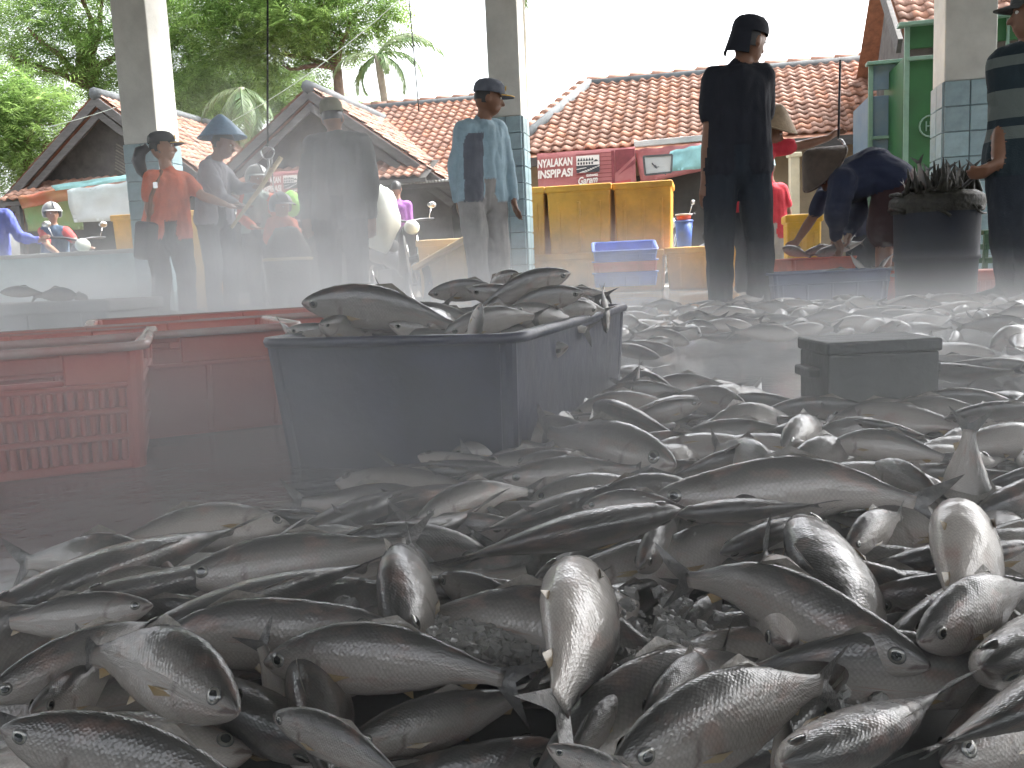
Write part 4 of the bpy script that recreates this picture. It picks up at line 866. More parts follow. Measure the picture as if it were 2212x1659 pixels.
# near heap: head point, tail point (picture), heights of both above the floor, roll, body variant, label
NG = 'fish in the near heap'
NEAR = [
 ((570, 1432), (1175, 1500), .058, .048, .25, 3, 'silver fish lying full length in the foreground, yellow side fin, head at left'),
 ((836, 1345), (170, 1470), .060, .040, .3, 8, 'long silver fish with its open eyed head against the crushed ice, pointing right'),
 ((515, 1540), (150, 1428), .078, .062, -.1, 3, 'plump pale fish on top, big round eye, head pointing down right in the lower left', 1.0),
 ((2, 1575), (700, 1800), .105, .05, .35, 9, 'big greenish fish cut by the lower left corner, head at the left edge'),
 ((282, 1388), (830, 1212), .060, .062, .7, 3, 'dark backed fish slanting up right with its tail near the centre of the heap'),
 ((392, 1248), (950, 1165), .050, .055, .1, 0, 'pale flanked fish behind the dark backed one, tail at centre'),
 ((158, 1298), (620, 1145), .058, .05, .75, 1, 'dark fish with a thin bright back line left of centre'),
 ((330, 1308), (-70, 1352), .058, .05, .1, 0, 'fish at the left edge, head right, its back shining pale'),
 ((-60, 1345), (540, 1135), .045, .04, .8, 3, 'longest dark fish along the upper left rim of the heap'),
 ((-40, 1512), (430, 1345), .060, .052, .3, 5, 'fish under the left edge with a gleaming back line'),
 ((66, 1540), (350, 1385), .062, .045, .4, 6, 'small eyed fish nosing down beside the lower left corner fish'),
 ((872, 1395), (905, 1175), .050, .060, .0, 9, 'plump fish seen end on behind the crushed ice, orange side fin', 1.15),
 ((948, 1245), (1260, 1385), .055, .038, .35, 0, 'slim fish running down right behind the first ice patch'),
 ((1282, 1250), (1180, 1610), .065, .075, 2.6, 10, 'upright fish in the middle of the foreground with its tail toward the viewer'),
 ((1470, 1100), (930, 1222), .088, .060, .85, 8, 'very dark S curved fish lying across the middle of the heap'),
 ((1462, 1112), (1800, 1088), .070, .065, .85, 0, 'dark fish head to head with the S curved one'),
 ((1410, 1078), (2075, 1108), .058, .050, .2, 8, 'longest pale fish stretching right across the heap'),
 ((1258, 1095), (1535, 1125), .064, .05, .2, 3, 'short pale fish above the S curved dark one'),
 ((732, 1172), (1070, 1068), .055, .055, .85, 1, 'dark fish with a copper bright snout left of centre'),
 ((902, 1122), (1175, 1068), .045, .04, .2, 3, 'small pale fish with visible eye behind the copper snouted one'),
 ((645, 1155), (985, 1045), .035, .03, .7, 0, 'misty dark fish at the rear left rim of the heap'),
 ((1318, 1058), (1010, 1155), .058, .045, .8, 4, 'dark fish arching over the centre rear, head right'),
 ((1135, 1020), (820, 1050), .040, .03, .9, 0, 'dark fish lying in mist below the blue crate'),
 ((1085, 1035), (1430, 1012), .045, .042, .3, 7, 'fish with a thin bright line behind the centre of the heap'),
 ((1460, 1005), (1150, 925), .052, .05, .15, 0, 'pale fish with a yellow side fin below the corner of the blue crate'),
 ((970, 985), (1215, 968), .032, .03, .1, 9, 'scaly pale fish close to the blue crate foot'),
 ((1288, 885), (1500, 958), .062, .045, .6, 11, 'dark humped fish on the rear top of the heap'),
 ((1516, 868), (1330, 915), .085, .05, .4, 0, 'dark fish with raised head beside the blue crate'),
 ((1472, 942), (1770, 932), .048, .042, .3, 0, 'pale fish on the rear rim before the wet floor'),
 ((1680, 1040), (1530, 965), .052, .048, .1, 9, 'plump white bellied fish at the middle right rear'),
 ((1395, 1015), (1625, 1022), .040, .038, .2, 1, 'fish tucked under the yellow finned one'),
 ((1845, 908), (2045, 955), .070, .045, .65, 0, 'dark fish with raised blunt head before the dark box'),
 ((1795, 960), (2080, 1008), .055, .048, .2, 3, 'pale fish with a small yellow fin at the right rear'),
 ((1885, 1008), (2085, 1118), .060, .045, .3, 9, 'pale spotted fish slanting down right near the standing tail'),
 ((1555, 1195), (1775, 1115), .050, .052, .6, 3, 'fish with ragged shiny back right of centre'),
 ((1705, 1392), (1648, 1172), .055, .062, 2.9, 9, 'fat pale bellied fish right of centre, bulging upward', 1.15),
 ((1738, 1125), (1935, 1435), .072, .050, .5, 10, 'big scaly fish hanging head up over the right middle', 1.1),
 ((2095, 1140), (2040, 1385), .072, .055, 2.8, 10, 'round scaly fish at the right, bulging like a ball', 1.2),
 ((1985, 1385), (2245, 1270), .075, .06, .35, 9, 'fish at the right facing left with dark eye and red mouth'),
 ((2120, 1440), (2290, 1215), .085, .075, .5, 1, 'greenish fish cut by the right edge'),
 ((2010, 1440), (1420, 1245), .058, .062, .35, 8, 'slender fish across the second ice patch, tail up left'),
 ((1395, 1548), (1590, 1390), .060, .045, .25, 0, 'red gilled fish nosing down beside the ice, round eye'),
 ((1322, 1660), (1830, 1470), .085, .065, .3, 9, 'large fish at the bottom centre right, eye near the lower edge'),
 ((1690, 1650), (2050, 1475), .098, .070, .6, 10, 'shining scaly fish with orange fin at the lower right'),
 ((2480, 1400), (1940, 1650), .100, .085, .6, 9, 'large dark green fish cut by the lower right corner'),
 ((1182, 1612), (1480, 1740), .10, .07, .35, 0, 'fish at the very bottom with a pale bony head'),
 ((1345, 1500), (1195, 1690), .060, .05, .4, 10, 'scaly fish shoulder wedged under the large bottom fish'),
 ((590, 1545), (930, 1740), .075, .05, .4, 3, 'half hidden fish at the lower edge left of centre'),
 ((745, 1610), (1200, 1480), .042, .04, .3, 0, 'shadowed fish lying under the full length foreground fish'),
 ((1560, 1290), (1400, 1440), .04, .03, .4, 0, 'shadowed fish behind the upright middle fish'),
 ((2070, 1215), (2300, 1160), .05, .05, .7, 0, 'dark fish behind the ball shaped one at the right edge'),
 ((2212, 1000), (2330, 940), .05, .05, .7, 0, 'dark green fish at the right edge beyond the standing tail'),
 ((2040, 905), (2300, 890), .05, .05, .5, 3, 'fish behind the standing tail at the far right'),
 ((1830, 1190), (1960, 1110), .052, .05, .2, 9, 'pale rounded fish below the spotted one'),
 ((1690, 965), (1800, 920), .05, .04, .2, 9, 'stubby fish on the rear rim touching the dark box'),
 ((1230, 1190), (1400, 1240), .04, .03, .6, 0, 'dusky fish under the S curved dark one'),
 ((1380, 1230), (1480, 1110), .045, .05, .4, 9, 'pale fish half hidden below the dark heads'),
]
for (h, t, zh, zt, rl, vr, lab, *tk) in NEAR:
    H, T = onz(h[0], h[1], zh), onz(t[0], t[1], zt)
    rl = rl - .38 if rl < .5 else (rl + .3 if rl < 1.2 else rl)
    add_fish(H, T, rl if h[0] < t[0] else -rl, vr, lab, NG, thick=tk[0] if tk else .84 if vr in (9, 10) else .95)
# fish with tails sticking up
def tail_up(foot, tip, d, roll, var, label, grp=NG, dy=.05):
    H = at(foot[0], foot[1], d); T = at(tip[0], tip[1], d + dy); return add_fish(H, T, roll, var, label, grp)
tail_up((2105, 1230), (2098, 880), .86, 1.4, 10, 'pale fish standing on its head with its tail fin raised at the right')
tail_up((700, 1700), (545, 1350), .50, .9, 0, 'dark tail fin rising in front of the plump big eyed fish')
tail_up((1715, 1800), (1690, 1480), .40, .9, 0, 'narrow dark tail rising at the bottom right of centre')
tail_up((1345, 935), (1388, 765), 1.62, .4, 0, 'fish tail standing upright beside the blue crate corner')
# lower layers of the near heap
HEAP = [(-120, 1340), (250, 1230), (600, 1140), (880, 1040), (1050, 960), (1250, 880), (1530, 850), (1720, 900), (1830, 890), (2350, 860), (2700, 1200), (2700, 1700), (-120, 1700)]
def inside(P, x, y):
    r = False
    for (x0, y0), (x1, y1) in zip(P, P[1:] + P[:1]):
        if (y0 > y) != (y1 > y) and x < (x1 - x0) * (y - y0) / (y1 - y0) + x0: r = not r
    return r
def proj(p):
    v = p - EYE; z = v.dot(_F); return CX + FPX * v.dot(_RT) / z, CY - FPX * v.dot(_UP) / z
pts = []; tries = 0
while len(pts) < 150 and tries < 20000:
    tries += 1; x, y = random.uniform(-.75, 1.0), random.uniform(.36, 1.75); p = Vector((x, y, .02)); u, v = proj(p)
    if not inside(HEAP, u, v) or u < -150 or u > 2400: continue
    if any((q - p).length < .048 for q in pts): continue
    pts.append(p)
for p in pts:
    a = random.gauss(0.15, .5) + (math.pi if random.random() < .5 else 0); L = random.uniform(.19, .24); d = Vector((math.cos(a), math.sin(a), 0)); z = random.uniform(.014, .034) * (.45 if p.y < .85 else 1)
    u, v = proj(p); zone = ('at the left edge' if u < 300 else 'left of the ice' if u < 850 else 'round the crushed ice' if u < 1500 else 'right of the ice' if u < 1950 else 'at the right edge'); row = 'front' if v > 1400 else 'middle' if v > 1130 else 'rear'
    add_fish(p - d * L * .45 + ZV * z * .6, p + d * L * .55 + ZV * (z * .5), random.choice((-1, 1)) * random.uniform(.2, 1.2), random.randrange(12), 'half buried fish %s, heap %s' % (zone, row), 'fish buried in the near heap')

# far heap spread over the floor on the right
FAR = [(1330, 672), (1500, 668), (1760, 668), (2300, 655), (2900, 640), (2900, 900), (2040, 895), (2010, 760), (1790, 745), (1420, 770), (1400, 860), (1335, 860)]
MASS = []; made = 0; tries = 0; FARL = []
while made < 235 and tries < 60000:
    tries += 1; d = 1.75 + 3.0 * random.random() ** 1.3; x = random.uniform(.12, .95) * d
    p = Vector((x, d, .02)); u, v = proj(p)
    if not inside(FAR, u, v): continue
    if any((q - p).length < .075 for q in FARL): continue
    FARL.append(p); made += 1
    a = random.uniform(0, 2 * math.pi); L = random.uniform(.2, .26); e = random.gauss(0, .07); z = random.uniform(.015, .055); dv = Vector((math.cos(a) * math.cos(e), math.sin(a) * math.cos(e), math.sin(e) * .8))
    pass
    H = p + ZV * z - dv * L / 2; T = p + ZV * z + dv * L / 2; lift = max(0, .012 - min(H.z, T.z)); H.z += lift; T.z += lift
    zone = 'beside the blue crate' if u < 1480 else 'left of the dark box' if u < 1760 else 'behind the dark box' if u < 2030 else 'right of the dark box'; row = 'far rim' if v < 690 else 'middle' if v < 740 else 'near'; st = 'tail raised' if dv.z > .4 else 'head raised' if dv.z < -.25 else 'lying flat'
    rl_ = random.choice((-1, 1)) * random.uniform(.1, 1.5)
    if p.y < 2.9 and u < 2260: low(H, T, rl_, 'strewn fish %s %s' % (st, zone), 'fish strewn over the far floor')
    else: MASS.append((fish_matrix(H, T, rl_), random.choice(LOW)))
bm = bmesh.new()
for F_, me_ in MASS:
    t_ = me_.copy(); t_.transform(F_); bm.from_mesh(t_); bpy.data.meshes.remove(t_)
me_ = bpy.data.meshes.new('fish_mass'); bm.to_mesh(me_); bm.free(); me_.materials.append(M['fish']); me_.materials.append(M['fin_dark'])
tag(ob('fish_mass', me_), 'mass of small fish covering the far floor by the feet of the man in black', 'fish', kind='stuff')
for (h, t, z) in (((0, 632), (110, 640), .05), ((165, 638), (60, 643), .05), ((190, 646), (140, 640), .04)):
    low(at(h[0], h[1], 5.3), at(t[0], t[1], 5.4), .1, 'pale fish dim in left mist', 'fish dim in the mist at left')

# ================================================================== ice
def ice_heap(name, label, area, n, z0, z1):
    J = MB(); k = 0; cu, cv, ru, rv = (area[0] + area[2]) / 2, (area[1] + area[3]) / 2, (area[2] - area[0]) / 2, (area[3] - area[1]) / 2
    def fn(a, b_):
        u, v = area[0] + (area[2] - area[0]) * a, area[1] + (area[3] - area[1]) * b_; e = max(0, 1 - ((u - cu) / ru) ** 2 * .9) * max(0, 1 - ((v - cv) / rv) ** 2 * .9)
        p = onz(u, v, z0); return p + ZV * ((z1 - z0) * .5 * e ** .5 - .012 * (1 - e) + .010 * noise.noise(p * 70) + .005 * noise.noise(p * 190))
    J.grid(fn, 44, 26, mi=1)
    while k < n:
        u, v = random.gauss(cu, ru * .55), random.gauss(cv, rv * .55); e = max(0, 1 - ((u - cu) / ru) ** 2 - ((v - cv) / rv) ** 2 * .6); p = onz(u, v, z0 + (z1 - z0) * (.25 + .4 * e)); r = .0012 + .0075 * random.random() ** 2.6; k += 1
        rot = Matrix.Rotation(random.random() * 6, 3, 'X') @ Matrix.Rotation(random.random() * 6, 3, 'Z'); b = MB(); b.ball((0, 0, 0), (r * random.uniform(.7, 1.6), r, r * random.uniform(.45, 1)), n=5, m=4); jt = [random.uniform(.7, 1.2) for _ in range(len(b.v))]
        J.add([p + rot @ (q * w_) for q, w_ in zip(b.v, jt)], b.f)
    return tag(J.build(name, [M['ice'], M['slush']]), label, 'ice', kind='stuff')
ice_heap('crushed_ice', 'crushed ice between the long eyed fish and the full length fish', (840, 1325, 1190, 1430), 1100, .028, .058)
ice_heap('crushed_ice', 'crushed ice right of the upright middle fish', (1300, 1340, 1580, 1570), 1400, .028, .058)
ice_heap('crushed_ice', 'few ice lumps by the dark backed fish', (700, 1280, 790, 1320), 60, .035, .055)
ice_heap('crushed_ice', 'ice under the slender fish at right', (1540, 1420, 1900, 1510), 600, .025, .05)
ice_heap('crushed_ice', 'loose ice lumps at the right middle', (1720, 1330, 1900, 1390), 60, .04, .06)

# ================================================================== crates
def crate_meshes(L, W, H, slots, handle=True, th=.012, taper=.94, ribs=True):
    """body of an open crate, origin at floor centre; walls with slots are built as bars"""
    b = MB(); r = MB()
    def wall(a0, a1, b0, b1, slot):             # bottom edge a0-a1, top edge b0-b1 (outer)
        nn = (a1 - a0).cross(b0 - a0).normalized()
        P = lambda u, v: a0.lerp(a1, u).lerp(b0.lerp(b1, u), v)
        def cell(u0, u1, v0, v1, off=0.0, t=th):
            q = [P(u0, v0), P(u1, v0), P(u1, v1), P(u0, v1)]; o1 = [p + nn * off for p in q]; o2 = [p - nn * t for p in q]
            b.add(o1 + o2, [(0, 1, 2, 3), (7, 6, 5, 4), (0, 4, 5, 1), (1, 5, 6, 2), (2, 6, 7, 3), (3, 7, 4, 0)])
        if not slot:
            if handle:
                cell(0, 1, 0, .70); cell(0, .36, .70, 1); cell(.64, 1, .70, 1); cell(.36, .64, .90, 1)
            else: cell(0, 1, 0, 1)
            if ribs:
                for k in range(5): u = .06 + .22 * k; cell(u - .010, u + .010, .02, .68, .006, .0)
                cell(0, 1, .66, .70, .007, 0)
        else:
            cell(0, 1, 0, .07)
            rows = ((.07, .25), (.29, .46), (.50, .66))
            for v0, v1 in rows:
                cell(0, .05, v0, v1 + .04); cell(.95, 1, v0, v1 + .04)
                n = slot
                for k in range(n):
                    u = .05 + .90 * k / n; cell(u, u + .90 / n * .66, v0, v1)
                cell(.05, .95, v1, v1 + .04, .004)
            cell(0, .30, .70, 1); cell(.70, 1, .70, 1); cell(.30, .70, .93, 1); cell(.30, .70, .70, .745)
    for sx, sy, s2 in ((1, 0, 0), (-1, 0, 0), (0, 1, 0), (0, -1, 0)):
        if sy:
            a0, a1 = Vector((-sy * -1 * L / 2 * taper, sy * W / 2 * taper, 0)), Vector((-sy * L / 2 * taper, sy * W / 2 * taper, 0))
            b0, b1 = Vector((sy * L / 2, sy * W / 2, H)), Vector((-sy * L / 2, sy * W / 2, H)); wall(a0, a1, b0, b1, slots)
        else:
            a0, a1 = Vector((sx * L / 2 * taper, -sx * W / 2 * taper, 0)), Vector((sx * L / 2 * taper, sx * W / 2 * taper, 0))
            b0, b1 = Vector((sx * L / 2, -sx * W / 2, H)), Vector((sx * L / 2, sx * W / 2, H)); wall(a0, a1, b0, b1, int(slots * W / L) if slots else 0)
    b.box((0, 0, .008), (L * taper, W * taper, .016))
    for sx in (-1, 1):
        for sy in (-1, 1): b.tube([Vector((sx * (L / 2 * taper - .010), sy * (W / 2 * taper - .010), 0)), Vector((sx * (L / 2 - .010), sy * (W / 2 - .010), H))], .014, 10)
    # rounded rim running right round
    cr = .03; pts = []; nrm_ = []
    for cx_, cy_, a in ((1, 1, 0), (-1, 1, 90), (-1, -1, 180), (1, -1, 270)):
        for k in range(5): t = R(a + 22.5 * k); pts.append(Vector((cx_ * (L / 2 - cr) + (cr + .012) * math.cos(t), cy_ * (W / 2 - cr) + (cr + .012) * math.sin(t), H))); nrm_.append(Vector((math.cos(t), math.sin(t), 0)))
    N = len(pts); vs = []; pr = ((-.004, -.010), (.006, -.010), (.009, -.002), (.006, .004), (-.012, .004), (-.014, -.004))
    for i, p in enumerate(pts):
        o = nrm_[i]
        for (a, z) in pr: vs.append(p + o * (a - .004) + ZV * z)
    k = len(pr); fs = [(i * k + j, ((i + 1) % N) * k + j, ((i + 1) % N) * k + (j + 1) % k, i * k + (j + 1) % k) for i in range(N) for j in range(k)]
    r.add(vs, fs)
    return b, r
def crate(name, label, mw, L, W, H, bm, rm, slots=0, group=None, handle=True, ribs=True):
    root = empty(name, mw=mw); b, r = crate_meshes(L, W, H, slots, handle, ribs=ribs); X = mw
    bevel(b.build('body', bm, root, xf=X), .003, 1); r.build('rim', rm, root, True, xf=X)
    return tag(root, label, 'crate', group)
def corner_frame(near, left, rgt, zr, H):
    """a crate seen corner on: rim corner picture points near, left end and right end, at rim height zr"""
    n, l, r_ = onz(*near, zr), onz(*left, zr), onz(*rgt, zr); ex = (r_ - n); L = ex.length; ex.normalize(); ey = Vector((-ex.y, ex.x, 0))
    if ey.dot(l - n) < 0: ey = -ey
    W = .75
    while W > .3 and (lambda q: q[0] < left[0])(proj(n + ey * W)): W -= .004
    c = n + ex * L / 2 + ey * W / 2; c.z = zr - H
    return c, ex, ey, L, W
c, ex, ey, L, W = corner_frame((1105, 726), (572, 718), (1345, 660), .205, .205)
if ex.cross(ey).z < 0: ey = -ey
BC = frame(c, ex, ey); BL, BW = L, W
crate('fish_crate', 'dark blue crate heaped with fish in the middle of the picture', BC, L, W, .205, M['bluecrate'], M['bluecrate'], 0, 'fish crates on the hall floor', handle=False, ribs=False)
def place_crate(label, cu, cv, zr, H, yaw, L, W, bm, rm, slots, dz=0):
    p = onz(cu, cv, zr); ex = Vector((math.cos(yaw), math.sin(yaw), 0)); ey = Vector((-ex.y, ex.x, 0)); c = Vector((p.x, p.y, zr - H)) - ex * L / 2 + ey * W / 2
    return crate('fish_crate', label, frame(c, ex, ey), L, W, H, bm, rm, slots, 'fish crates on the hall floor'), c, ex, ey
# (cu, cv) is the picture point of the near right rim corner
place_crate('nearest red slotted crate at the left edge with an open handle hole', 300, 742, .205, .205, R(20), .38, .52, M['redcrate'], M['redrim'], 22)
place_crate('second red crate between the nearest red one and the blue crate', 640, 700, .205, .205, R(24), .62, .42, M['redcrate'], M['redrim'], 0)
place_crate('hindmost red crate rim showing behind the second one', 760, 672, .205, .205, R(24), .62, .42, M['redcrate'], M['redrim'], 0)

# fish heaped on the blue crate
CG = 'fish heaped on the blue crate'
def cf(h, t, d, dt, roll, var, label): return add_fish(at(h[0], h[1], d), at(t[0], t[1], d + dt), roll if h[0] < t[0] else -roll, var, label, CG)
cf((652, 655), (1030, 730), 1.42, .0, .35, 3, 'fish stretched along the left of the blue crate top, head over the rim')
cf((690, 700), (800, 730), 1.36, .12, .5, 9, 'rounded fish back under the stretched one on the blue crate')
cf((1232, 590), (1010, 690), 1.62, -.02, .4, 3, 'topmost fish of the blue crate, head pointing right')
cf((1262, 632), (1060, 700), 1.55, .05, .4, 3, 'second fish below the topmost one on the blue crate, blunt head right')
cf((1120, 590), (1040, 650), 1.70, .1, .3, 9, 'short fish behind the topmost one on the blue crate')
cf((925, 635), (1120, 640), 1.66, .05, .5, 3, 'dark humped fish at the back of the blue crate')
cf((880, 660), (1080, 715), 1.52, .02, .3, 0, 'pale fish in the middle of the blue crate heap')
cf((1040, 655), (1010, 790), 1.30, .02, .9, 0, 'fish head poking straight up at the front rim of the blue crate')
cf((840, 700), (1050, 745), 1.40, .06, .3, 0, 'brownish fish filling the front of the blue crate')
cf((1100, 665), (1290, 720), 1.50, .12, .3, 0, 'fish lying along the right rim of the blue crate')
cf((1180, 670), (1320, 680), 1.62, .1, .5, 3, 'fish with light back near the right corner of the blue crate')
cf((1310, 720), (1300, 610), 1.74, .0, .6, 0, 'raised pointed tail at the right corner of the blue crate')
cf((900, 780), (815, 605), 1.60, .05, .9, 0, 'dark pointed tail rising behind the stretched fish')
cf((1180, 655), (1330, 640), 1.78, .05, .4, 3, 'fish at the back right corner of the blue crate')
cf((640, 735), (600, 690), 1.50, .06, .5, 0, 'fish tail tips at the left corner of the blue crate')
cf((940, 690), (1170, 690), 1.60, .05, .3, 0, 'fish bridging the middle of the blue crate')
cf((700, 668), (960, 700), 1.50, .04, .4, 3, 'fish behind the stretched one on the blue crate')
cf((1010, 625), (1230, 668), 1.60, .04, .5, 0, 'dark fish across the back of the blue crate heap')
cf((1290, 668), (1120, 700), 1.62, -.06, .4, 9, 'plump fish at the right of the blue crate heap')
cf((780, 690), (990, 655), 1.55, .06, .5, 0, 'fish slanting up behind the brownish one on the blue crate')
cf((960, 720), (1180, 690), 1.38, .10, .4, 3, 'fish just inside the front corner of the blue crate')
cf((1240, 650), (1090, 640), 1.72, .05, .5, 3, 'fish wedged behind the second topmost one on the blue crate')
cf((620, 712), (820, 735), 1.46, .02, .3, 0, 'low fish at the left end of the blue crate')
for k in range(24):                             # filling under the visible ones
    a, b_ = random.uniform(-.36, .36), random.uniform(-.3, .3); an = random.uniform(0, 6.28); p = BC @ Vector((a * BL, b_ * BW, .172 + random.uniform(-.02, .045))); d_ = Vector((math.cos(an), math.sin(an), random.uniform(-.1, .1))) * .11
    add_fish(p - d_, p + d_, random.uniform(-1.2, 1.2), random.randrange(12), 'fish packed inside the blue crate', 'fish packed inside the blue crate')

# ------------------------------------------------------------------ crates, bins and boxes further back
def box_shell(name, label, o, ex, L, W, H, m, lid=None, group=None, cat='bin', taper=.94, lip=.03, lip_h=.07, parts=()):
    ey = Vector((-ex.y, ex.x, 0)); X = frame(o, ex, ey); root = empty(name, mw=X)
    s = MB(); s.box((L / 2, W / 2, H / 2), (L, W, H), None, 0, taper); bevel(s.build('body', m, root, xf=X), .02, 3)
    s = MB(); s.box((L / 2, W / 2, H - lip_h / 2 + .004), (L + lip, W + lip, lip_h)); bevel(s.build('rim', m, root, xf=X), .015, 3)
    if lid: s = MB(); s.box((L / 2, W / 2, H + .02), (L + lip * .6, W + lip * .6, .04)); bevel(s.build('lid', lid, root, xf=X), .015, 3)
    for k in (0.18, .5, .82):
        s = MB(); s.box((L * k, .0 + W * (1 - taper) * .25 - .004, H * .42), (.03, .012, H * .7)); bevel(s.build('rib', m, root, xf=X), .004)
    return tag(root, label, cat, group), X
YG = 'yellow fish bins'
def bin_at(label, u0, u1, vt, d, zb, m=M['yellowbin'], W=.55, vbase=None, nm='fish_bin'):
    a = at(u0, vt, d); rr = ray(u1, vt); k = (a.x * GX.y - a.y * GX.x) / (rr.x * GX.y - rr.y * GX.x); e = EYE + rr * k; L = Vector((e.x - a.x, e.y - a.y, 0)).length
    return box_shell(nm, label, Vector((a.x, a.y, zb)), GX, L, W, a.z - zb, m, None, YG)
zmid = at(1420, 545, 9.2).z
bin_at('upper yellow bin at the right end of the stack, nearest the man in black', 1325, 1450, 397, 9.2, zmid + .0, W=.62)
bin_at('upper yellow bin in the middle of the stack, veiled by steam', 1180, 1318, 404, 9.3, zmid, W=.62)
bin_at('upper yellow bin half hidden behind the middle pillar', 1080, 1174, 410, 9.4, zmid, W=.62)
bin_at('lower yellow bin below the rightmost upper one', 1300, 1432, 545, 9.15, 0, W=.62)
bin_at('lower yellow bin just behind the knees of the man in black', 1438, 1600, 536, 9.0, 0, W=.62)
bin_at('lower yellow bin behind the blue stacked crates', 1150, 1294, 552, 9.3, 0, W=.62)
bin_at('tall yellow bin behind the left pillar and the woman in orange', 240, 440, 466, 10.6, -.05, W=.6)
bin_at('bright yellow box behind the arm of the stooping figure', 1700, 1775, 465, 7.6, .0, M['yellowbright'], W=.4)
bin_at('orange box low at the right edge', 2112, 2180, 585, 5.6, 0, M['orangecrate'], W=.3)
# cream open box with its slanting lid
a = at(900, 520, 9.6); o = Vector((a.x, a.y, 0)); br, X = box_shell('foam_box', 'cream foam box with a slanting lid beside the man in the pale blue shirt', o, GX, .62, .4, a.z, M['creambin'], None, None, 'box')
s = MB(); p0, p1 = at(898, 580, 9.45), at(1012, 514, 9.40); s.beam(p0, p1, .42, .05); bevel(s.build('lid', M['creambin'], br), .012)
# blue crates stacked
for k in range(5):
    a = at(1282, 540 + k * 24, 8.0); ex = (GX * .9 + GYV * .12).normalized(); ey = Vector((-ex.y, ex.x, 0)); Lk, Wk, Hk = .56, .38, .125
    c = Vector((a.x, a.y, 0)) + ex * Lk / 2 + ey * Wk / 2; c.z = max(.0, a.z - Hk) if k else a.z - Hk
    z = at(1282, 540, 8.0).z - Hk - k * .105; c = Vector((at(1282, 540, 8.0).x, 8.0, z)) + ex * Lk / 2 + ey * Wk / 2
    if z < -.02: break
    ez = ZV
    if k == 0: ey, ez = (ey * math.cos(R(13)) + ZV * math.sin(R(13))), (ZV * math.cos(R(13)) - ey * math.sin(R(13))); c = c + ZV * .03
    crate('stack_crate', ['bright blue crate on top of the stack before the yellow bins', 'second crate of the blue stack, red tinted rim', 'third crate down in the blue stack', 'fourth crate down in the blue stack', 'lowest crate of the blue stack'][k], frame(c, ex, ey, ez), Lk, Wk, Hk, M['bluebright'] if k != 1 else M['orangecrate'], M['bluebright'], 0, 'stacked blue crates', handle=False)
# blue and red crates in front of the bending man
def front_crate(label, u0, u1, vt, d, H, Wd, m, yaw=0.0, zb=None):
    a = at(u0, vt, d); b_ = at(u1, vt, d); L = (b_ - a).length; ex = Vector((math.cos(yaw), math.sin(yaw), 0)); ey = Vector((-ex.y, ex.x, 0)); c = Vector((a.x, a.y, a.z - H if zb is None else zb)) + ex * L / 2 + ey * Wd / 2
    return crate('fish_crate', label, frame(c, ex, ey), L, Wd, H, m, m, 0, 'fish crates on the hall floor', handle=False)
front_crate('blue grey crate on the floor right of the man in black', 1672, 1928, 592, 4.9, .20, .42, mat('faded_blue_plastic', (.05, .075, .16), .45), R(2))
front_crate('red crate filled with fish under the hands of the bending man', 1712, 1862, 560, 5.45, .24, .45, M['orangecrate'], R(10))
front_crate('small red crate behind the dark drum', 1890, 1990, 588, 5.35, .2, .3, M['orangecrate'], R(3))
for (h, t, d) in (((1735, 548), (1800, 530), 5.6), ((1760, 550), (1840, 528), 5.5), ((1800, 538), (1870, 522), 5.6), ((1690, 535), (1760, 558), 5.5), ((1850, 530), (1800, 520), 5.7), ((1820, 528), (1850, 505), 5.65)):
    low(at(*h, d), at(*t, d + .1), .5, 'small fish in the far red crate', 'fish in the red crate')
for (h, t, d) in (((1980, 600), (1900, 570), 5.4), ((1895, 590), (1935, 545), 5.35), ((1870, 585), (1835, 545), 5.3), ((1940, 596), (1880, 580), 5.35), ((1760, 592), (1860, 590), 5.1), ((1860, 588), (1930, 582), 5.1)):
    low(at(*h, d), at(*t, d + .05), .7, 'small fish on the blue grey crate', 'fish on the blue grey crate')
# dark box on the floor
a = onz(1790, 930, 0); o = Vector((a.x, a.y, 0)); b_ = onz(2032, 920, 0); L = (b_ - a).length; root = empty('dark_box', o); X = frame(o, Vector((1, .02, 0)).normalized(), Vector((-.02, 1, 0)).normalized())
s = MB(); s.box((L / 2, .07, .064), (L, .14, .128)); bevel(s.build('body', M['slate'], root, xf=X), .004)
s = MB(); s.box((L / 2, .07, .139), (L + .008, .148, .022)); bevel(s.build('lid', M['slate'], root, xf=X), .004)
for x in (-.012, L + .012):
    hn = MB(); hn.box((x, .07, .095), (.022, .07, .018)); bevel(hn.build('handle', M['slate'], root, xf=X), .004)
tag(root, 'dark grey box with a flat lid standing among the fish at the right', 'box')

# drum with netting and fish tails
a = at(2024, 428, 5.0); o = Vector((a.x, a.y, 0)); root = empty('fish_drum', o); zt = a.z
s = MB(); s.lathe([(.0, .0), (.19, .0), (.205, .03), (.215, zt * .4), (.225, zt * .41), (.225, zt * .44), (.218, zt * .45), (.225, zt - .03), (.235, zt - .02), (.235, zt), (.205, zt), (.2, zt - .1), (0, zt - .1)], o, 30); s.build('barrel', M['drum'], root, True)
s = MB(); J = []
for k in range(46):
    an = random.uniform(0, 6.28); r = random.uniform(.17, .245); z = zt + random.uniform(-.07, .05); p = o + Vector((r * math.cos(an), r * math.sin(an), z)); q = o + Vector((r * math.cos(an + .6), r * math.sin(an + .6), z + random.uniform(-.05, .05)))
    s.tube(sagline(p, q, random.uniform(-.02, .03), 5), random.uniform(.006, .016), 6)
for k in range(60):
    an = random.uniform(0, 6.28); r = random.uniform(.02, .22); p = o + Vector((r * math.cos(an), r * math.sin(an), zt + .02)); q = p + Vector((random.uniform(-.05, .05), random.uniform(-.05, .05), random.uniform(.06, .19))); s.tube([p, p.lerp(q, .6), q], [.017, .012, .003], 5)
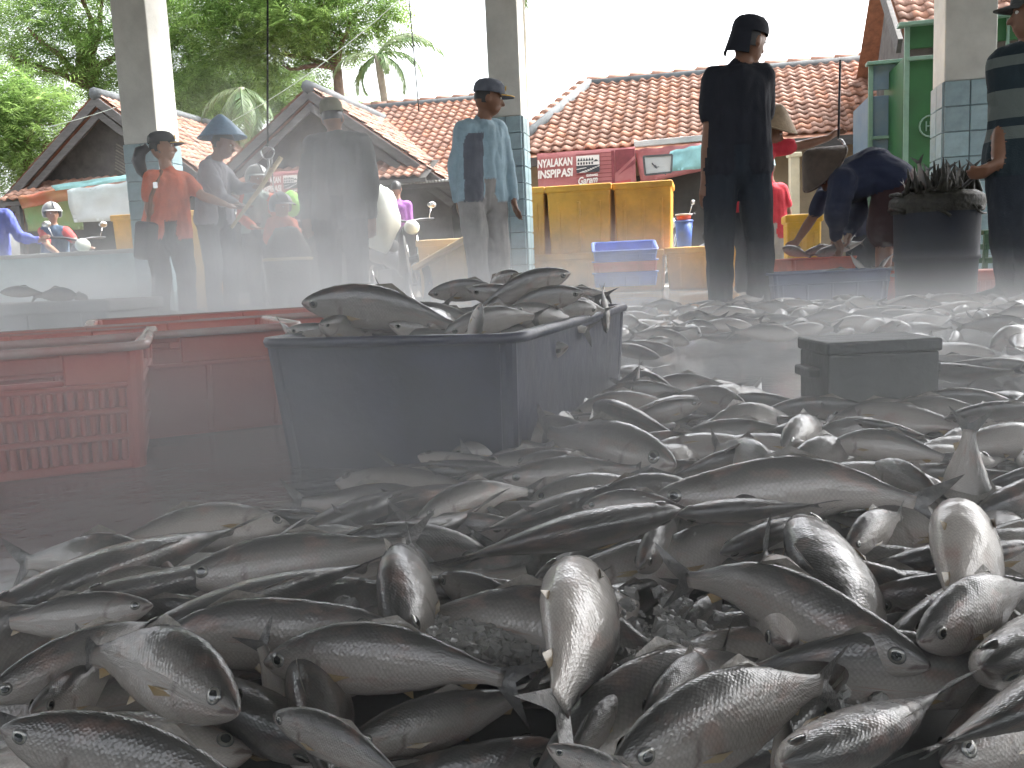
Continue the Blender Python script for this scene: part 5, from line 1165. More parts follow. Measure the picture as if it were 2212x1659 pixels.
s.lathe([(.235, zt - .08), (.25, zt - .03), (.245, zt + .0), (.2, zt + .03), (.1, zt + .045), (0, zt + .05)], o, 26); s.build('net', M['net'], root, True)
tag(root, 'dark plastic drum covered with a brown net at the right', 'drum')
for (h, t) in (((2000, 470), (1945, 385)), ((2015, 460), (1980, 335)), ((2030, 465), (2036, 362)), ((2045, 460), (2056, 345)), ((2060, 465), (2074, 352)), ((2065, 470), (2104, 342)), ((2005, 465), (2008, 352)), ((2080, 475), (2098, 380)), ((1985, 470), (1995, 390)), ((2040, 470), (2020, 375))):
    low(at(*h, 5.0), at(*t, 4.98), random.uniform(.2, 1.4), 'small fish tail up in the netted drum', 'tails up in the drum')
# further goods
def sack(name, label, u, v, d, r, m, seed=0, cat='sack', squash=1.25):
    p = at(u, v, d); s = MB(); s.ball((0, 0, 0), 1, n=18, m=12); V = []
    for q in s.v:
        k = 1 + .16 * noise.noise(q * 1.7 + Vector((seed, 0, 0))) + .05 * noise.noise(q * 5 + Vector((0, seed, 0))); V.append(p + Vector((q.x * r * k, q.y * r * k, q.z * r * squash * k)))
    s.v = V; return tag(s.build(name, m, smooth=True), label, cat)
sack('sack', 'white plastic sack beside the veiled man in the round cap', 818, 470, 9.8, .23, M['whiteplastic'], 2, squash=1.6)
sack('basket_bundle', 'dark bundle of fish under the hanging scale', 622, 545, 7.3, .17, M['net'], 5, 'bundle')
sack('plastic_bag', 'lime green plastic bag beside the second helmeted rider', 628, 440, 9.0, .10, CL['lime'], 7, 'bag')
def bucket(name, label, u, v0, v1, d, r, m, rim):
    a, b_ = at(u, v0, d), at(u, v1, d); o = Vector((a.x, a.y, b_.z)); h = a.z - b_.z; root = empty(name, o); s = MB()
    s.lathe([(0, 0), (r * .8, 0), (r, h), (r * .93, h), (r * .75, .03), (0, .03)], o, 20); s.build('body', m, root, True)
    s = MB(); s.tube([o + Vector((r * math.cos(t), r * math.sin(t), h)) for t in [i * math.pi / 10 for i in range(21)]], .012, 6); s.build('rim', rim, root, True)
    return tag(root, label, 'bucket')
bucket('bucket', 'blue bucket between the yellow bin and the man in black', 1477, 478, 540, 10.4, .10, M['bluebright'], M['bluebright'])
bucket('bucket', 'red bowl on top of the blue bucket', 1477, 464, 478, 10.4, .09, M['orangecrate'], M['whitewash'])
p = at(2150, 550, 7.2); root = empty('plastic_stool', Vector((p.x, p.y, 0))); zt = p.z + .18
for sx in (-1, 1):
    for sy in (-1, 1):
        s = MB(); s.beam((p.x + sx * .15, p.y + sy * .12, 0), (p.x + sx * .13, p.y + sy * .1, zt), .035, .035, GX); s.build('leg', M['greenpaint'], root)
for z in (zt, zt * .45, zt * .72):
    s = MB(); s.box((p.x, p.y, z), (.33, .27, .035)) if z == zt else (s.box((p.x, p.y - .12, z), (.3, .03, .045)), s.box((p.x, p.y + .12, z), (.3, .03, .045))); bevel(s.build('seat' if z == zt else 'rail', M['greenpaint'], root), .006)
tag(root, 'green plastic stool at the right edge behind the striped shirt', 'stool')
# ================================================================== people
def remesh(mb, voxel, smooth=4):
    me = mb.mesh('tmp', []); o = bpy.data.objects.new('tmp', me); col.objects.link(o)
    r = o.modifiers.new('r', 'REMESH'); r.mode = 'VOXEL'; r.voxel_size = voxel; r.use_smooth_shade = True
    s = o.modifiers.new('s', 'SMOOTH'); s.iterations = smooth; s.factor = .5
    dg = bpy.context.evaluated_depsgraph_get(); m2 = bpy.data.meshes.new_from_object(o.evaluated_get(dg)); bpy.data.objects.remove(o); bpy.data.meshes.remove(me); return m2
def head_frame(f, up):
    f = f.normalized(); side = f.cross(up).normalized(); u = side.cross(f).normalized(); return f, side, u
def basis(x, y, z): return Matrix((x, y, z)).transposed()

def person(label, d, J, face=(0, 1, 0), dd={}, shirt=None, pants=None, skin='skin', sleeve='short', legs='long', shoe='skin', H=1.68, voxel=.010, hat=None, hair=True, group='people in and around the hall', stripes=None, fat=1.0, name='person', wr=.010, neck_up=None, curl=.3, sleeve_mat=None, side_panel=None):
    """J: joints as picture points; the body is one continuous skin grown over them"""
    k = H / 1.68; P = {}
    for n_, (u, v) in J.items(): P[n_] = at(u, v, d + dd.get(n_, 0))
    fv = Vector(face).normalized(); fh = Vector((fv.x, fv.y, 0)); fh = fh.normalized() if fh.length > .1 else Vector((0, 1, 0))
    for s in 'LR':
        if 'kn' + s not in P: h = P['hip' + s]; P['kn' + s] = Vector((h.x, h.y, max(.28, h.z * .54))) + fh * .03
        if 'an' + s not in P: h = P['kn' + s]; P['an' + s] = Vector((h.x, h.y, .085)) - fh * .02
        if 'to' + s not in P: h = P['an' + s]; P['to' + s] = Vector((h.x, h.y, .04)) + fh * .16 * k + fh.cross(ZV) * (.02 if s == 'R' else -.02)
    B = []                                       # bones: a, b, ra, rb, region
    def bone(a, b, ra, rb, reg): B.append((Vector(a), Vector(b), ra * k, rb * k, reg))
    sL, sR, hL, hR = P['shL'], P['shR'], P['hipL'], P['hipR']; sc_, hc = (sL + sR) / 2, (hL + hR) / 2; up = (sc_ - hc).normalized(); F_ = fat
    if 'waist' in P: wc = P['waist']
    else: wc = hc.lerp(sc_, .30)
    bone(sL.lerp(sR, .10), sL.lerp(sR, .90), .072 * F_, .072 * F_, 'shirt')
    for q, hq in ((sL.lerp(sR, .24), hL), (sL.lerp(sR, .76), hR)):
        wq = wc + (hq - hc) * .85; bone(q - up * .05 * k, wq, .098 * F_, .098 * F_, 'shirt'); bone(wq, hq.lerp(wq, .15), .098 * F_, .105 * F_, 'shirt')
        bone(hq, hq.lerp(hc, .5), .092 * F_, .098 * F_, 'pants')
    bone(sc_ - up * .03 * k, wc, .11 * F_, .105 * F_, 'shirt'); bone(wc, hc, .105 * F_, .10 * F_, 'pants')
    nk = P.get('neck', sc_.lerp(P['head'], .42)); hd = P['head']; bone(sc_ + up * .02, nk, .060, .052, 'skin'); bone(nk, nk.lerp(hd, .5), .052, .05, 'skin')
    bone(sc_ + up * .025, sc_ + up * .05, .075, .06, 'shirt')
    up_h = neck_up if neck_up else (hd - nk).normalized().lerp(ZV, .5)
    f, sd, u = head_frame(fv - up_h * fv.dot(up_h), up_h)
    hands = []
    for s in 'LR':
        a, e, w_ = P['sh' + s], P['el' + s], P['wr' + s]; sg = -1 if s == 'L' else 1
        if sleeve == 'short':
            m_ = a.lerp(e, .62); bone(a, m_, .066 * F_, .060 * F_, 'sleeve'); bone(m_, e, .043, .040, 'skin'); bone(e, e.lerp(w_, .35), .040, .041, 'skin'); bone(e.lerp(w_, .35), w_, .041, .027, 'skin')
        else:
            bone(a, e, .066 * F_, .055 * F_, 'sleeve'); bone(e, e.lerp(w_, .4), .053 * F_, .050 * F_, 'sleeve'); bone(e.lerp(w_, .4), e.lerp(w_, .92), .050, .040, 'sleeve'); bone(e.lerp(w_, .9), w_, .03, .027, 'skin')
        ht = P.get('ha' + s, w_ + (w_ - e).normalized() * .17 * k); dv = (ht - w_); L = min(dv.length, .20 * k); L = max(L, .15 * k); dv.normalize()
        sp = dv.cross(fh if abs(dv.dot(fh)) < .8 else ZV).normalized(); nn = sp.cross(dv)
        pk = w_ + dv * L * .48
        for q in (-.022, 0, .022): bone(w_ + sp * q * .6 * k, pk + sp * q * k, .019, .017, 'skin')
        for i, (q, l_) in enumerate(((-.031, .40), (-.010, .50), (.011, .47), (.031, .37))):
            a0 = pk + sp * q * k; a1 = a0 + (dv + sp * q * 2 + nn * curl * .5).normalized() * L * l_ * .55; a2 = a1 + (dv + nn * curl * 1.6).normalized() * L * l_ * .5
            bone(a0, a1, .0105, .0098, 'skin'); bone(a1, a2, .0098, .0085, 'skin')
        a0 = w_ + dv * L * .16 + sp * .024 * k * -sg; a1 = a0 + (dv * .7 - sp * .75 * sg + nn * .3).normalized() * L * .27; a2 = a1 + (dv + nn * .35).normalized() * L * .2
        bone(a0, a1, .014, .011, 'skin'); bone(a1, a2, .011, .009, 'skin')
        hp, kn, an, to = P['hip' + s], P['kn' + s], P['an' + s], P['to' + s]
        if legs == 'long':
            bone(hp, kn, .098 * F_, .078 * F_, 'pants'); bone(kn, kn.lerp(an, .45), .078 * F_, .072 * F_, 'pants'); bone(kn.lerp(an, .45), an.lerp(kn, .04), .072 * F_, .068 * F_, 'pants')
        else:
            bone(hp, hp.lerp(kn, .88), .100 * F_, .092 * F_, 'pants'); bone(hp.lerp(kn, .8), kn, .064, .052, 'skin'); bone(kn, kn.lerp(an, .35), .05, .055, 'skin'); bone(kn.lerp(an, .35), an, .055, .036, 'skin')
        bone(an, an - ZV * .03 - fh * .03, .036, .038, shoe); bone(an - ZV * .02, an.lerp(to, .6) - ZV * .012, .038, .040, shoe); bone(an.lerp(to, .6) - ZV * .012, to, .040, .026, shoe)
    mb = MB()
    for a, b, ra, rb, reg in B: mb.caps(a, b, ra, rb, 12)
    hb = basis(sd, f, u)
    mb.ball(hd, (.073 * k, .094 * k, .108 * k), hb, 18, 12)                    # skull
    mb.ball(hd + f * .028 * k - u * .062 * k, (.053 * k, .058 * k, .056 * k), hb, 14, 10)   # jaw
    mb.caps(hd + f * .086 * k + u * .002 * k, hd + f * .106 * k - u * .034 * k, .011 * k, .0155 * k)   # nose
    mb.caps(hd + f * .080 * k + u * .022 * k - sd * .035 * k, hd + f * .080 * k + u * .022 * k + sd * .035 * k, .014 * k)    # brow
    mb.caps(hd + f * .079 * k - u * .062 * k - sd * .017 * k, hd + f * .079 * k - u * .062 * k + sd * .017 * k, .012 * k)    # lips
    for q in (-1, 1): mb.ball(hd + sd * q * .075 * k - u * .012 * k - f * .008 * k, (.011 * k, .021 * k, .033 * k), hb, 10, 7)
    me = remesh(mb, voxel, 3)
    mats = [M[skin], CL[shirt], CL[pants], M['shoe'], CL[sleeve_mat or shirt], CL[stripes or side_panel or shirt]]; [me.materials.append(m_) for m_ in mats]
    V = np.empty(len(me.vertices) * 3, np.float32); me.vertices.foreach_get('co', V); V = V.reshape(-1, 3)
    A = np.array([tuple(b[0]) for b in B]); E = np.array([tuple(b[1]) for b in B]); ra = np.array([b[2] for b in B]); rb = np.array([b[3] for b in B]); D_ = E - A; L2 = (D_ ** 2).sum(1) + 1e-9
    rel = V[:, None, :] - A[None]; t = np.clip((rel * D_[None]).sum(2) / L2[None], 0, 1); dist = np.linalg.norm(rel - t[..., None] * D_[None], axis=2) - (ra + (rb - ra) * t)
    hdist = np.linalg.norm(V - np.array(tuple(hd))[None], axis=1) - .11 * k
    nb = dist.argmin(1); reg = np.array([{'skin': 0, 'shirt': 1, 'pants': 2, 'shoe': 3, 'sleeve': 4}[b[4]] for b in B])[nb]; reg[hdist < dist.min(1) + .004] = 0
    # cloth folds
    Nn = np.empty(len(V) * 3, np.float32); me.vertices.foreach_get('normal', Nn); Nn = Nn.reshape(-1, 3)
    off = np.zeros(len(V)); upn = np.array(tuple(up))
    for i in np.nonzero((reg > 0) & (reg != 3))[0]:
        p = Vector(V[i]); q = p - up * (p.dot(up) * .55)
        off[i] = (noise.noise(q * 9) * 1.0 + abs(noise.noise(q * 17 + Vector((3, 1, 7)))) * 1.1 - .3) * wr
    V2 = V + Nn * off[:, None] + Nn * (np.where((reg == 1) | (reg == 4), .004, 0))[:, None]; me.vertices.foreach_set('co', V2.astype(np.float32).ravel())
    lt = np.empty(len(me.loops), np.int32); me.loops.foreach_get('vertex_index', lt); ls = np.empty(len(me.polygons), np.int32); me.polygons.foreach_get('loop_start', ls)
    pr = reg[lt[ls]]
    if stripes:
        z = V[lt[ls]][:, 2]; hh = (z - hc.z) / max(.1, (sc_.z - hc.z)); pr = np.where((pr == 1) & ((np.abs(hh - .62) < .07) | (np.abs(hh - .20) < .06) | (np.abs(hh - .93) < .035)), 5, pr); pr = np.where((pr == 4) & (np.abs(hh - .70) < .04), 5, pr)
    if side_panel:
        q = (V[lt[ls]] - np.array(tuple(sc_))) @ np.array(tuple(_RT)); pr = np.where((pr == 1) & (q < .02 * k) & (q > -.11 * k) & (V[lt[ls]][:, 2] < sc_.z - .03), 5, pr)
    me.polygons.foreach_set('material_index', pr.astype(np.int32)); me.polygons.foreach_set('use_smooth', [True] * len(me.polygons)); me.name = name; me.update()
    base = Vector(((P['anL'].x + P['anR'].x) / 2, (P['anL'].y + P['anR'].y) / 2, 0)); root = empty(name, base); ob('body', me, root)
    for q in (-1, 1):
        e = MB(); c = hd + f * .081 * k + sd * q * .031 * k + u * .004 * k; e.ball(c, (.014 * k, .010 * k, .009 * k), hb, 10, 7, 0); e.ball(c + f * .005 * k, .0068 * k, n=8, m=6, mi=1); e.build('eye', [M['eyew'], M['black']], root, True)
    if hair:
        h = MB(); s_ = MB(); s_.ball((0, 0, 0), 1, n=22, m=16); keep = []
        for q in s_.v: keep.append(hd + sd * q.x * .080 * k + f * q.y * .101 * k + u * q.z * .117 * k + u * .004)
        fs = []
        for fc in s_.f:
            c = sum((s_.v[i] for i in fc), Vector()) / 4
            if c.z > .42 or (c.y < .12 and c.z > -.42 - .3 * c.y) : fs.append(fc)
        h.v = keep; h.f = fs; h.m = [0] * len(fs); h.build('hair', M['hair'], root, True)
    if hat: hat(root, hd, f, sd, u, k)
    return tag(root, label, 'person', group), P, (hd, f, sd, u, k)

def cap_hat(m, visor=True, band=None, back=False, tall=1.0, droop=0.0):
    def fn(root, hd, f, sd, u, k):
        if back: fr, sr = -f, -sd
        else: fr, sr = f, sd
        s = MB(); n = 22; vs = []; rings = [(1.0, .30), (1.02, .42), (1.0, .62), (.93, .84), (.74, 1.03), (.42, 1.14), (0.02, 1.17)]
        for r, z in rings:
            for i in range(n): t = 2 * math.pi * i / n; vs.append(hd + sr * math.cos(t) * .086 * k * r + fr * math.sin(t) * .108 * k * r + u * (z * .112 * k * tall))
        fs = [(a * n + i, a * n + (i + 1) % n, (a + 1) * n + (i + 1) % n, (a + 1) * n + i) for a in range(len(rings) - 1) for i in range(n)]
        s.add(vs, fs); c_ = s.build('cap', m, root, True)
        if visor:
            s = MB(); up_pts, lo = [], []; m2 = 12; P_ = []
            for j in range(4):
                for i in range(m2 + 1):
                    t = math.pi * (.19 + .62 * i / m2); r = 1.0 + (.62 - .25 * droop) * j / 3 * math.sin(t) ** 1.2
                    P_.append(hd + sr * math.cos(t) * .088 * k * (1 + .05 * j) + fr * math.sin(t) * .110 * k * r + u * ((.36 - (.05 + .30 * droop) * j - .10 * math.cos(t) ** 2 * j / 3) * .112 * k))
            W_ = m2 + 1; N = len(P_); fs = [(j * W_ + i, j * W_ + i + 1, (j + 1) * W_ + i + 1, (j + 1) * W_ + i) for j in range(3) for i in range(m2)]
            s.add(P_ + [p - u * .006 for p in P_], fs + [tuple(N + i for i in reversed(q)) for q in fs] + [(3 * W_ + i, 3 * W_ + i + 1, N + 3 * W_ + i + 1, N + 3 * W_ + i) for i in range(m2)]); s.build('visor', m, c_, True)
            if band:
                s = MB(); e_ = [p + u * .004 for p in P_[3 * W_:]]; s.tube(e_, .0035 * k, 5); s.build('visor_trim', band, c_)
                s = MB(); b0 = hd + fr * .112 * k + u * .075 * k; s.box(b0, (.05 * k, .004, .03 * k), basis(sr, fr, u)); s.build('badge', band, c_)
    return fn
def cone_hat(m, rad=.21, ht=.16, axis=None, off=.06):
    def fn(root, hd, f, sd, u, k):
        ax = (Vector(axis).normalized() if axis else u); x = ax.cross(Vector((0, 1, .1))).normalized(); y = ax.cross(x); rot = basis(x, y, ax); o = hd + ax * off
        s = MB(); prof = [(rad, 0), (rad * .98, .008), (rad * .90, .030), (rad * .62, ht * .48), (rad * .34, ht * .80), (rad * .12, ht * .97), (0.003, ht)]; s.lathe(prof, o, 34, rot); s.lathe([(rad, 0), (rad * .6, ht * .42), (.003, ht * .92)], o, 34, rot)
        h = s.build('conical_hat', m, root, True); s = MB(); s.tube([o + rot @ Vector((rad * math.cos(t), rad * math.sin(t), .002)) for t in [i * math.pi / 16 for i in range(33)]], .007, 6); s.build('brim_edge', m, h, True)
    return fn
def helmet(m, vis=None):
    def fn(root, hd, f, sd, u, k):
        s = MB(); b = MB(); b.ball((0, 0, 0), 1, n=28, m=20); V = [hd + u * .02 + sd * q.x * .125 * k + f * (q.y * .145 * k - .01) + u * q.z * .145 * k for q in b.v]; fs = []
        for fc in b.f:
            c = sum((b.v[i] for i in fc), Vector()) / 4
            if c.z > .18 or (c.y < .25 and c.z > -.45): fs.append(fc)
        s.v = V; s.f = fs; s.m = [0] * len(fs); h = s.build('helmet', m, root, True); so = h.modifiers.new('t', 'SOLIDIFY'); so.thickness = .014
        v = MB(); m2 = 12; Pp = []
        for j in range(3):
            for i in range(m2 + 1): t = math.pi * (.08 + .84 * i / m2); r = 1 + .24 * j; Pp.append(hd + u * (.050 - .012 * j) * k + sd * math.cos(t) * .128 * k + f * (math.sin(t) * .142 * k * r))
        W_ = m2 + 1; v.add(Pp, [(j * W_ + i, j * W_ + i + 1, (j + 1) * W_ + i + 1, (j + 1) * W_ + i) for j in range(2) for i in range(m2)]); v.build('peak', vis or m, h, True)
        s = MB(); s.tube([hd + u * (.025 + .145 * math.sin(t)) * k + f * (-.01 + .150 * math.cos(t)) * k for t in [i * math.pi / 10 for i in range(1, 10)]], .006, 5); s.build('stripe', M['helmet_dark'] if m is not M['helmet_dark'] else M['helmet_grey'], h)
    return fn
TRIM = M['yellowbright']

# man in black, seen from behind, in front of the tiled roof
person('tall man in black T-shirt and dark trousers seen from behind, looking right', 5.05,
  dict(head=(1618, 88), shL=(1545, 172), shR=(1646, 168), elL=(1533, 290), wrL=(1524, 392), haL=(1520, 452), elR=(1648, 285), wrR=(1625, 350), haR=(1605, 370), hipL=(1560, 372), hipR=(1628, 370), knL=(1552, 520), knR=(1640, 520), anL=(1556, 648), anR=(1645, 655), toL=(1606, 664), toR=(1690, 668)),
  face=(.88, .55, 0), dd=dict(elR=.18, wrR=.3, haR=.35, knR=.03, toL=-.02), shirt='navy_cotton', pants='black_denim', H=1.72, hat=cap_hat(CL['navy_cotton'], back=True, droop=1.0), sleeve='short', voxel=.009, shoe='shoe', fat=1.05, wr=.012)
# man in pale blue shirt
person('man in pale blue shirt and dark peaked cap in front of the middle pillar', 6.3,
  dict(head=(1055, 212), shL=(1002, 282), shR=(1076, 280), elL=(984, 362), wrL=(990, 432), haL=(994, 480), elR=(1096, 372), wrR=(1108, 430), haR=(1120, 474), hipL=(1018, 432), hipR=(1066, 432), knL=(1032, 560), knR=(1078, 560), anL=(1040, 668), anR=(1080, 664)),
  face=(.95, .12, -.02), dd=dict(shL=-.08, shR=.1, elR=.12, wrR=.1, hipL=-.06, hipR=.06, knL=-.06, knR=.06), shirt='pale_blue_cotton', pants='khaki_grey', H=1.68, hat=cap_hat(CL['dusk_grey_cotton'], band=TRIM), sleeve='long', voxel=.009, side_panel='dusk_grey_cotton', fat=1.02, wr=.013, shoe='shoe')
# veiled man in round cap
person('man in dark jacket and round olive cap seen from behind, veiled by steam', 6.8,
  dict(head=(718, 255), shL=(677, 312), shR=(782, 308), elL=(662, 400), wrL=(660, 470), haL=(668, 515), elR=(801, 398), wrR=(803, 470), haR=(800, 515), hipL=(706, 470), hipR=(764, 468)),
  face=(-.1, 1, 0), shirt='dark_grey_cotton', pants='black_denim', H=1.68, hat=cap_hat(CL['olive_cap'], visor=False, tall=1.15), sleeve='long', voxel=.010, fat=1.15, shoe='shoe')
# woman in orange
w_, Pw, Hw = person('woman in orange T-shirt and black cap with a ponytail reaching for the scale', 6.95,
  dict(head=(350, 318), shL=(330, 385), shR=(396, 388), elL=(322, 450), wrL=(345, 500), haL=(365, 520), elR=(438, 424), wrR=(484, 440), haR=(524, 456), hipL=(332, 512), hipR=(386, 512)),
  face=(.95, .18, -.05), dd=dict(shL=-.1, shR=.1, elL=-.15, elR=.05, wrR=.05, hipL=-.06, hipR=.06), shirt='orange_cotton', pants='black_cloth', skin='skin_light', H=1.55, hat=cap_hat(CL['black_cloth'], band=TRIM), sleeve='short', voxel=.009, fat=1.08, wr=.012, shoe='shoe')
hd, f, sd, u, k = Hw
s = MB(); b0 = hd - f * .10; s.tube([b0 + u * .01, b0 - f * .06 - u * .02, b0 - f * .085 - u * .09, b0 - f * .07 - u * .17, b0 - f * .055 - u * .23], [.03, .045, .05, .04, .008], 10); s.build('ponytail', M['hair'], w_, True)
s = MB(); s.ball(b0 - f * .03 + u * .0, (.03, .03, .034), n=10, m=8); s.build('hair_band', M['white'], w_, True)
s = MB(); s.ball(hd + sd * .082 * k - u * .05 * k - f * .01, .008, n=8, m=6); s.build('earring', M['metal'], w_, True)
sh = empty('shoulder_bag', at(318, 545, 6.7)); c = at(316, 520, 6.72)
s = MB(); s.box(c, (.10, .24, .28), Matrix.Rotation(.15, 3, 'Y')); bevel(s.build('pouch', CL['black_cloth'], sh), .03, 3)
s = MB(); q0, q1, q2 = at(318, 500, 6.72), at(326, 425, 6.74), at(349, 372, 6.86); s.tube([q0, q0.lerp(q1, .5), q1, q1.lerp(q2, .5), q2 + ZV * .012], .016, 6); s.build('strap', CL['brown_leather'], sh)
s = MB(); s.box(at(336, 400, 6.76), (.035, .008, .045)); s.build('buckle', M['metal'], sh); tag(sh, 'black shoulder bag on a brown strap behind the woman in orange', 'bag')
# man in blue conical hat
person('man in grey long sleeved shirt and blue conical hat reading the scale', 7.6,
  dict(head=(482, 312), neck=(470, 340), shL=(446, 362), shR=(474, 364), elL=(482, 432), wrL=(510, 440), haL=(545, 452), elR=(516, 408), wrR=(552, 404), haR=(582, 400), hipL=(446, 482), hipR=(482, 482)),
  face=(.9, -.1, -.35), dd=dict(shL=-.16, shR=.16, elL=-.2, wrL=-.25, elR=.12, wrR=.0, haR=-.1, haL=-.35, hipL=-.08, hipR=.08), shirt='grey_cotton', pants='black_denim', H=1.63, hat=cone_hat(M['hat_blue'], .195, .19, axis=(-.02, 0, 1), off=.055), sleeve='long', hair=True, voxel=.009, wr=.011, shoe='shoe')
# boy in helmet
person('boy in navy and red shirt wearing a grey helmet astride a motorbike at the left', 11.0,
  dict(head=(113, 462), shL=(92, 500), shR=(142, 500), elL=(104, 532), wrL=(126, 548), haL=(138, 556), elR=(166, 524), wrR=(192, 534), haR=(204, 540), hipL=(104, 570), hipR=(138, 570), knL=(130, 590), knR=(170, 588), anL=(130, 625), anR=(166, 622)),
  face=(.62, -.78, 0), dd=dict(elL=-.2, wrL=-.35, haL=-.4, elR=-.1, wrR=-.2, knL=-.25, knR=-.15, anL=-.2, anR=-.1), shirt='slate_blue_cotton', sleeve_mat='red_sleeve', pants='black_denim', skin='skin_light', H=1.5, hat=helmet(M['helmet_grey']), voxel=.012, shoe='shoe')
# blue jacket at the left edge
person('figure in a violet blue nylon jacket cut by the left picture edge', 10.2,
  dict(head=(-40, 420), shL=(-62, 468), shR=(12, 466), elL=(-60, 520), wrL=(-30, 545), haL=(-10, 550), elR=(42, 512), wrR=(84, 520), haR=(98, 512), hipL=(-45, 570), hipR=(0, 570)),
  face=(.8, .5, 0), dd=dict(), shirt='violet_blue_nylon', pants='violet_blue_nylon', H=1.6, sleeve='long', voxel=.012, fat=1.25, wr=.016, shoe='shoe')
# two helmeted riders by the scale
person('rider in orange jacket and pale helmet behind the hanging scale', 8.8,
  dict(head=(556, 388), shL=(532, 428), shR=(584, 430), elL=(520, 470), wrL=(548, 490), haL=(566, 496), elR=(602, 470), wrR=(632, 492), haR=(646, 500), hipL=(540, 500), hipR=(578, 500)),
  face=(.6, -.7, -.2), dd=dict(elR=-.1, wrR=-.25, wrL=-.3, haL=-.35, haR=-.3), shirt='striped_grey', sleeve_mat='orange_cotton', pants='black_denim', skin='skin_light', H=1.5, hat=helmet(M['helmet_grey']), sleeve='long', voxel=.012, shoe='shoe')
person('rider in a dark helmet bent over the fish bundle, beside the lime green bag', 8.3,
  dict(head=(608, 448), shL=(588, 482), shR=(630, 482), elL=(578, 515), wrL=(600, 535), haL=(614, 540), elR=(642, 512), wrR=(640, 540), haR=(630, 548), hipL=(598, 540), hipR=(628, 540)),
  face=(.7, -.6, -.4), dd=dict(wrL=-.3, haL=-.35, wrR=-.3, haR=-.35, elR=-.15), shirt='orange_cotton', pants='black_denim', skin='skin_light', H=1.4, hat=helmet(M['helmet_dark']), sleeve='long', voxel=.012, shoe='shoe')
# purple shirt
person('person in a purple shirt seen from behind beside the white sack', 11.6,
  dict(head=(856, 408), shL=(838, 444), shR=(880, 444), elL=(832, 478), wrL=(838, 508), elR=(886, 484), wrR=(880, 512), hipL=(846, 505), hipR=(874, 505)),
  face=(.1, 1, -.1), shirt='purple_cotton', pants='black_denim', skin='skin_light', H=1.45, voxel=.012, shoe='shoe', sleeve='long')
# red shirted man reaching for the rod
person('man in red shirt and tan conical hat reaching right, mostly behind the man in black', 6.9,
  dict(head=(1664, 288), neck=(1648, 312), shL=(1598, 330), shR=(1662, 322), elL=(1580, 390), wrL=(1590, 440), elR=(1732, 314), wrR=(1790, 298), haR=(1818, 278), hipL=(1600, 455), hipR=(1640, 455)),
  face=(.8, -.3, -.3), dd=dict(shL=.05, shR=-.02), shirt='bright_red_cotton', pants='black_denim', H=1.6, hat=cone_hat(M['hat_tan'], .185, .17, axis=(.28, -.25, .9), off=.05), sleeve='short', voxel=.011, curl=.9, shoe='shoe')
# boy in red T-shirt
person('boy in red T-shirt, khaki shorts and pale cap seen from behind', 9.2,
  dict(head=(1660, 362), shL=(1640, 408), shR=(1690, 408), elL=(1634, 450), wrL=(1636, 500), elR=(1704, 460), wrR=(1700, 505), haR=(1692, 545), hipL=(1650, 512), hipR=(1684, 512)),
  face=(.2, 1, -.1), shirt='bright_red_cotton', pants='khaki_grey', H=1.32, fat=1.05, hat=cap_hat(CL['sky_cap'], back=True), voxel=.011, shoe='shoe')
# bending man in blue
person('man in dark blue shirt and brown conical hat bending over the red crate', 5.6,
  dict(head=(1790, 372), neck=(1812, 372), shL=(1822, 392), shR=(1838, 384), elL=(1808, 452), wrL=(1806, 512), haL=(1820, 545), elR=(1852, 452), wrR=(1832, 505), haR=(1828, 535), waist=(1888, 366), hipL=(1932, 396), hipR=(1935, 394), knL=(1912, 510), knR=(1935, 512), anL=(1905, 618), anR=(1938, 612)),
  face=(-.6, -.1, -.8), dd=dict(shL=-.2, shR=.2, elL=-.2, elR=.14, wrL=-.12, wrR=.05, haL=-.08, hipL=-.13, hipR=.13, knL=-.13, knR=.13, anL=-.12, anR=.15), shirt='blue_cotton', pants='maroon_cotton', H=1.64, fat=1.3, hat=cone_hat(M['hat_brown'], .175, .17, axis=(-.75, -.1, .62), off=.03), sleeve='long', legs='short', voxel=.010, neck_up=Vector((-.8, 0, .45)), wr=.010, curl=.8, shoe='shoe')
# stooping figure behind him
person('stooping figure in a blue T-shirt half hidden behind the bending man', 6.4,
  dict(head=(1830, 425), neck=(1815, 430), shL=(1778, 425), shR=(1800, 430), elL=(1754, 472), wrL=(1722, 520), haL=(1704, 545), elR=(1815, 480), wrR=(1800, 530), waist=(1835, 470), hipL=(1860, 500), hipR=(1868, 500), knL=(1850, 555), knR=(1880, 555), anL=(1855, 605), anR=(1880, 605)),
  face=(-.5, -.5, -.6), dd=dict(shL=-.05, shR=.2), shirt='blue_cotton', pants='black_denim', H=1.5, sleeve='short', voxel=.011, hair=True, curl=.8, shoe='shoe')
# man at the right edge
person('man in a dark striped T-shirt and cap at the right edge holding a hooked cord', 4.4,
  dict(head=(2238, 28), shL=(2172, 136), shR=(2269, 131), elL=(2168, 262), wrL=(2154, 352), haL=(2108, 382), elR=(2296, 255), wrR=(2274, 350), hipL=(2184, 372), hipR=(2256, 368), knL=(2182, 520), knR=(2264, 520)),
  face=(-.85, .35, -.15), dd=dict(shL=.05, wrL=-.08, haL=-.1), shirt='teal_stripe_dark', pants='black_denim', H=1.74, fat=1.14, hat=cap_hat(CL['dark_grey_cotton']), voxel=.010, curl=.9, shoe='shoe')
s = MB(); s.tube([at(2140, 345, 4.3), at(2122, 365, 4.34), at(2100, 386, 4.5), at(2082, 402, 4.7)], .010, 6); tag(s.build('hooked_cord', M['rope'], smooth=True), 'short dark cord between the striped man and the netted drum', 'cord')

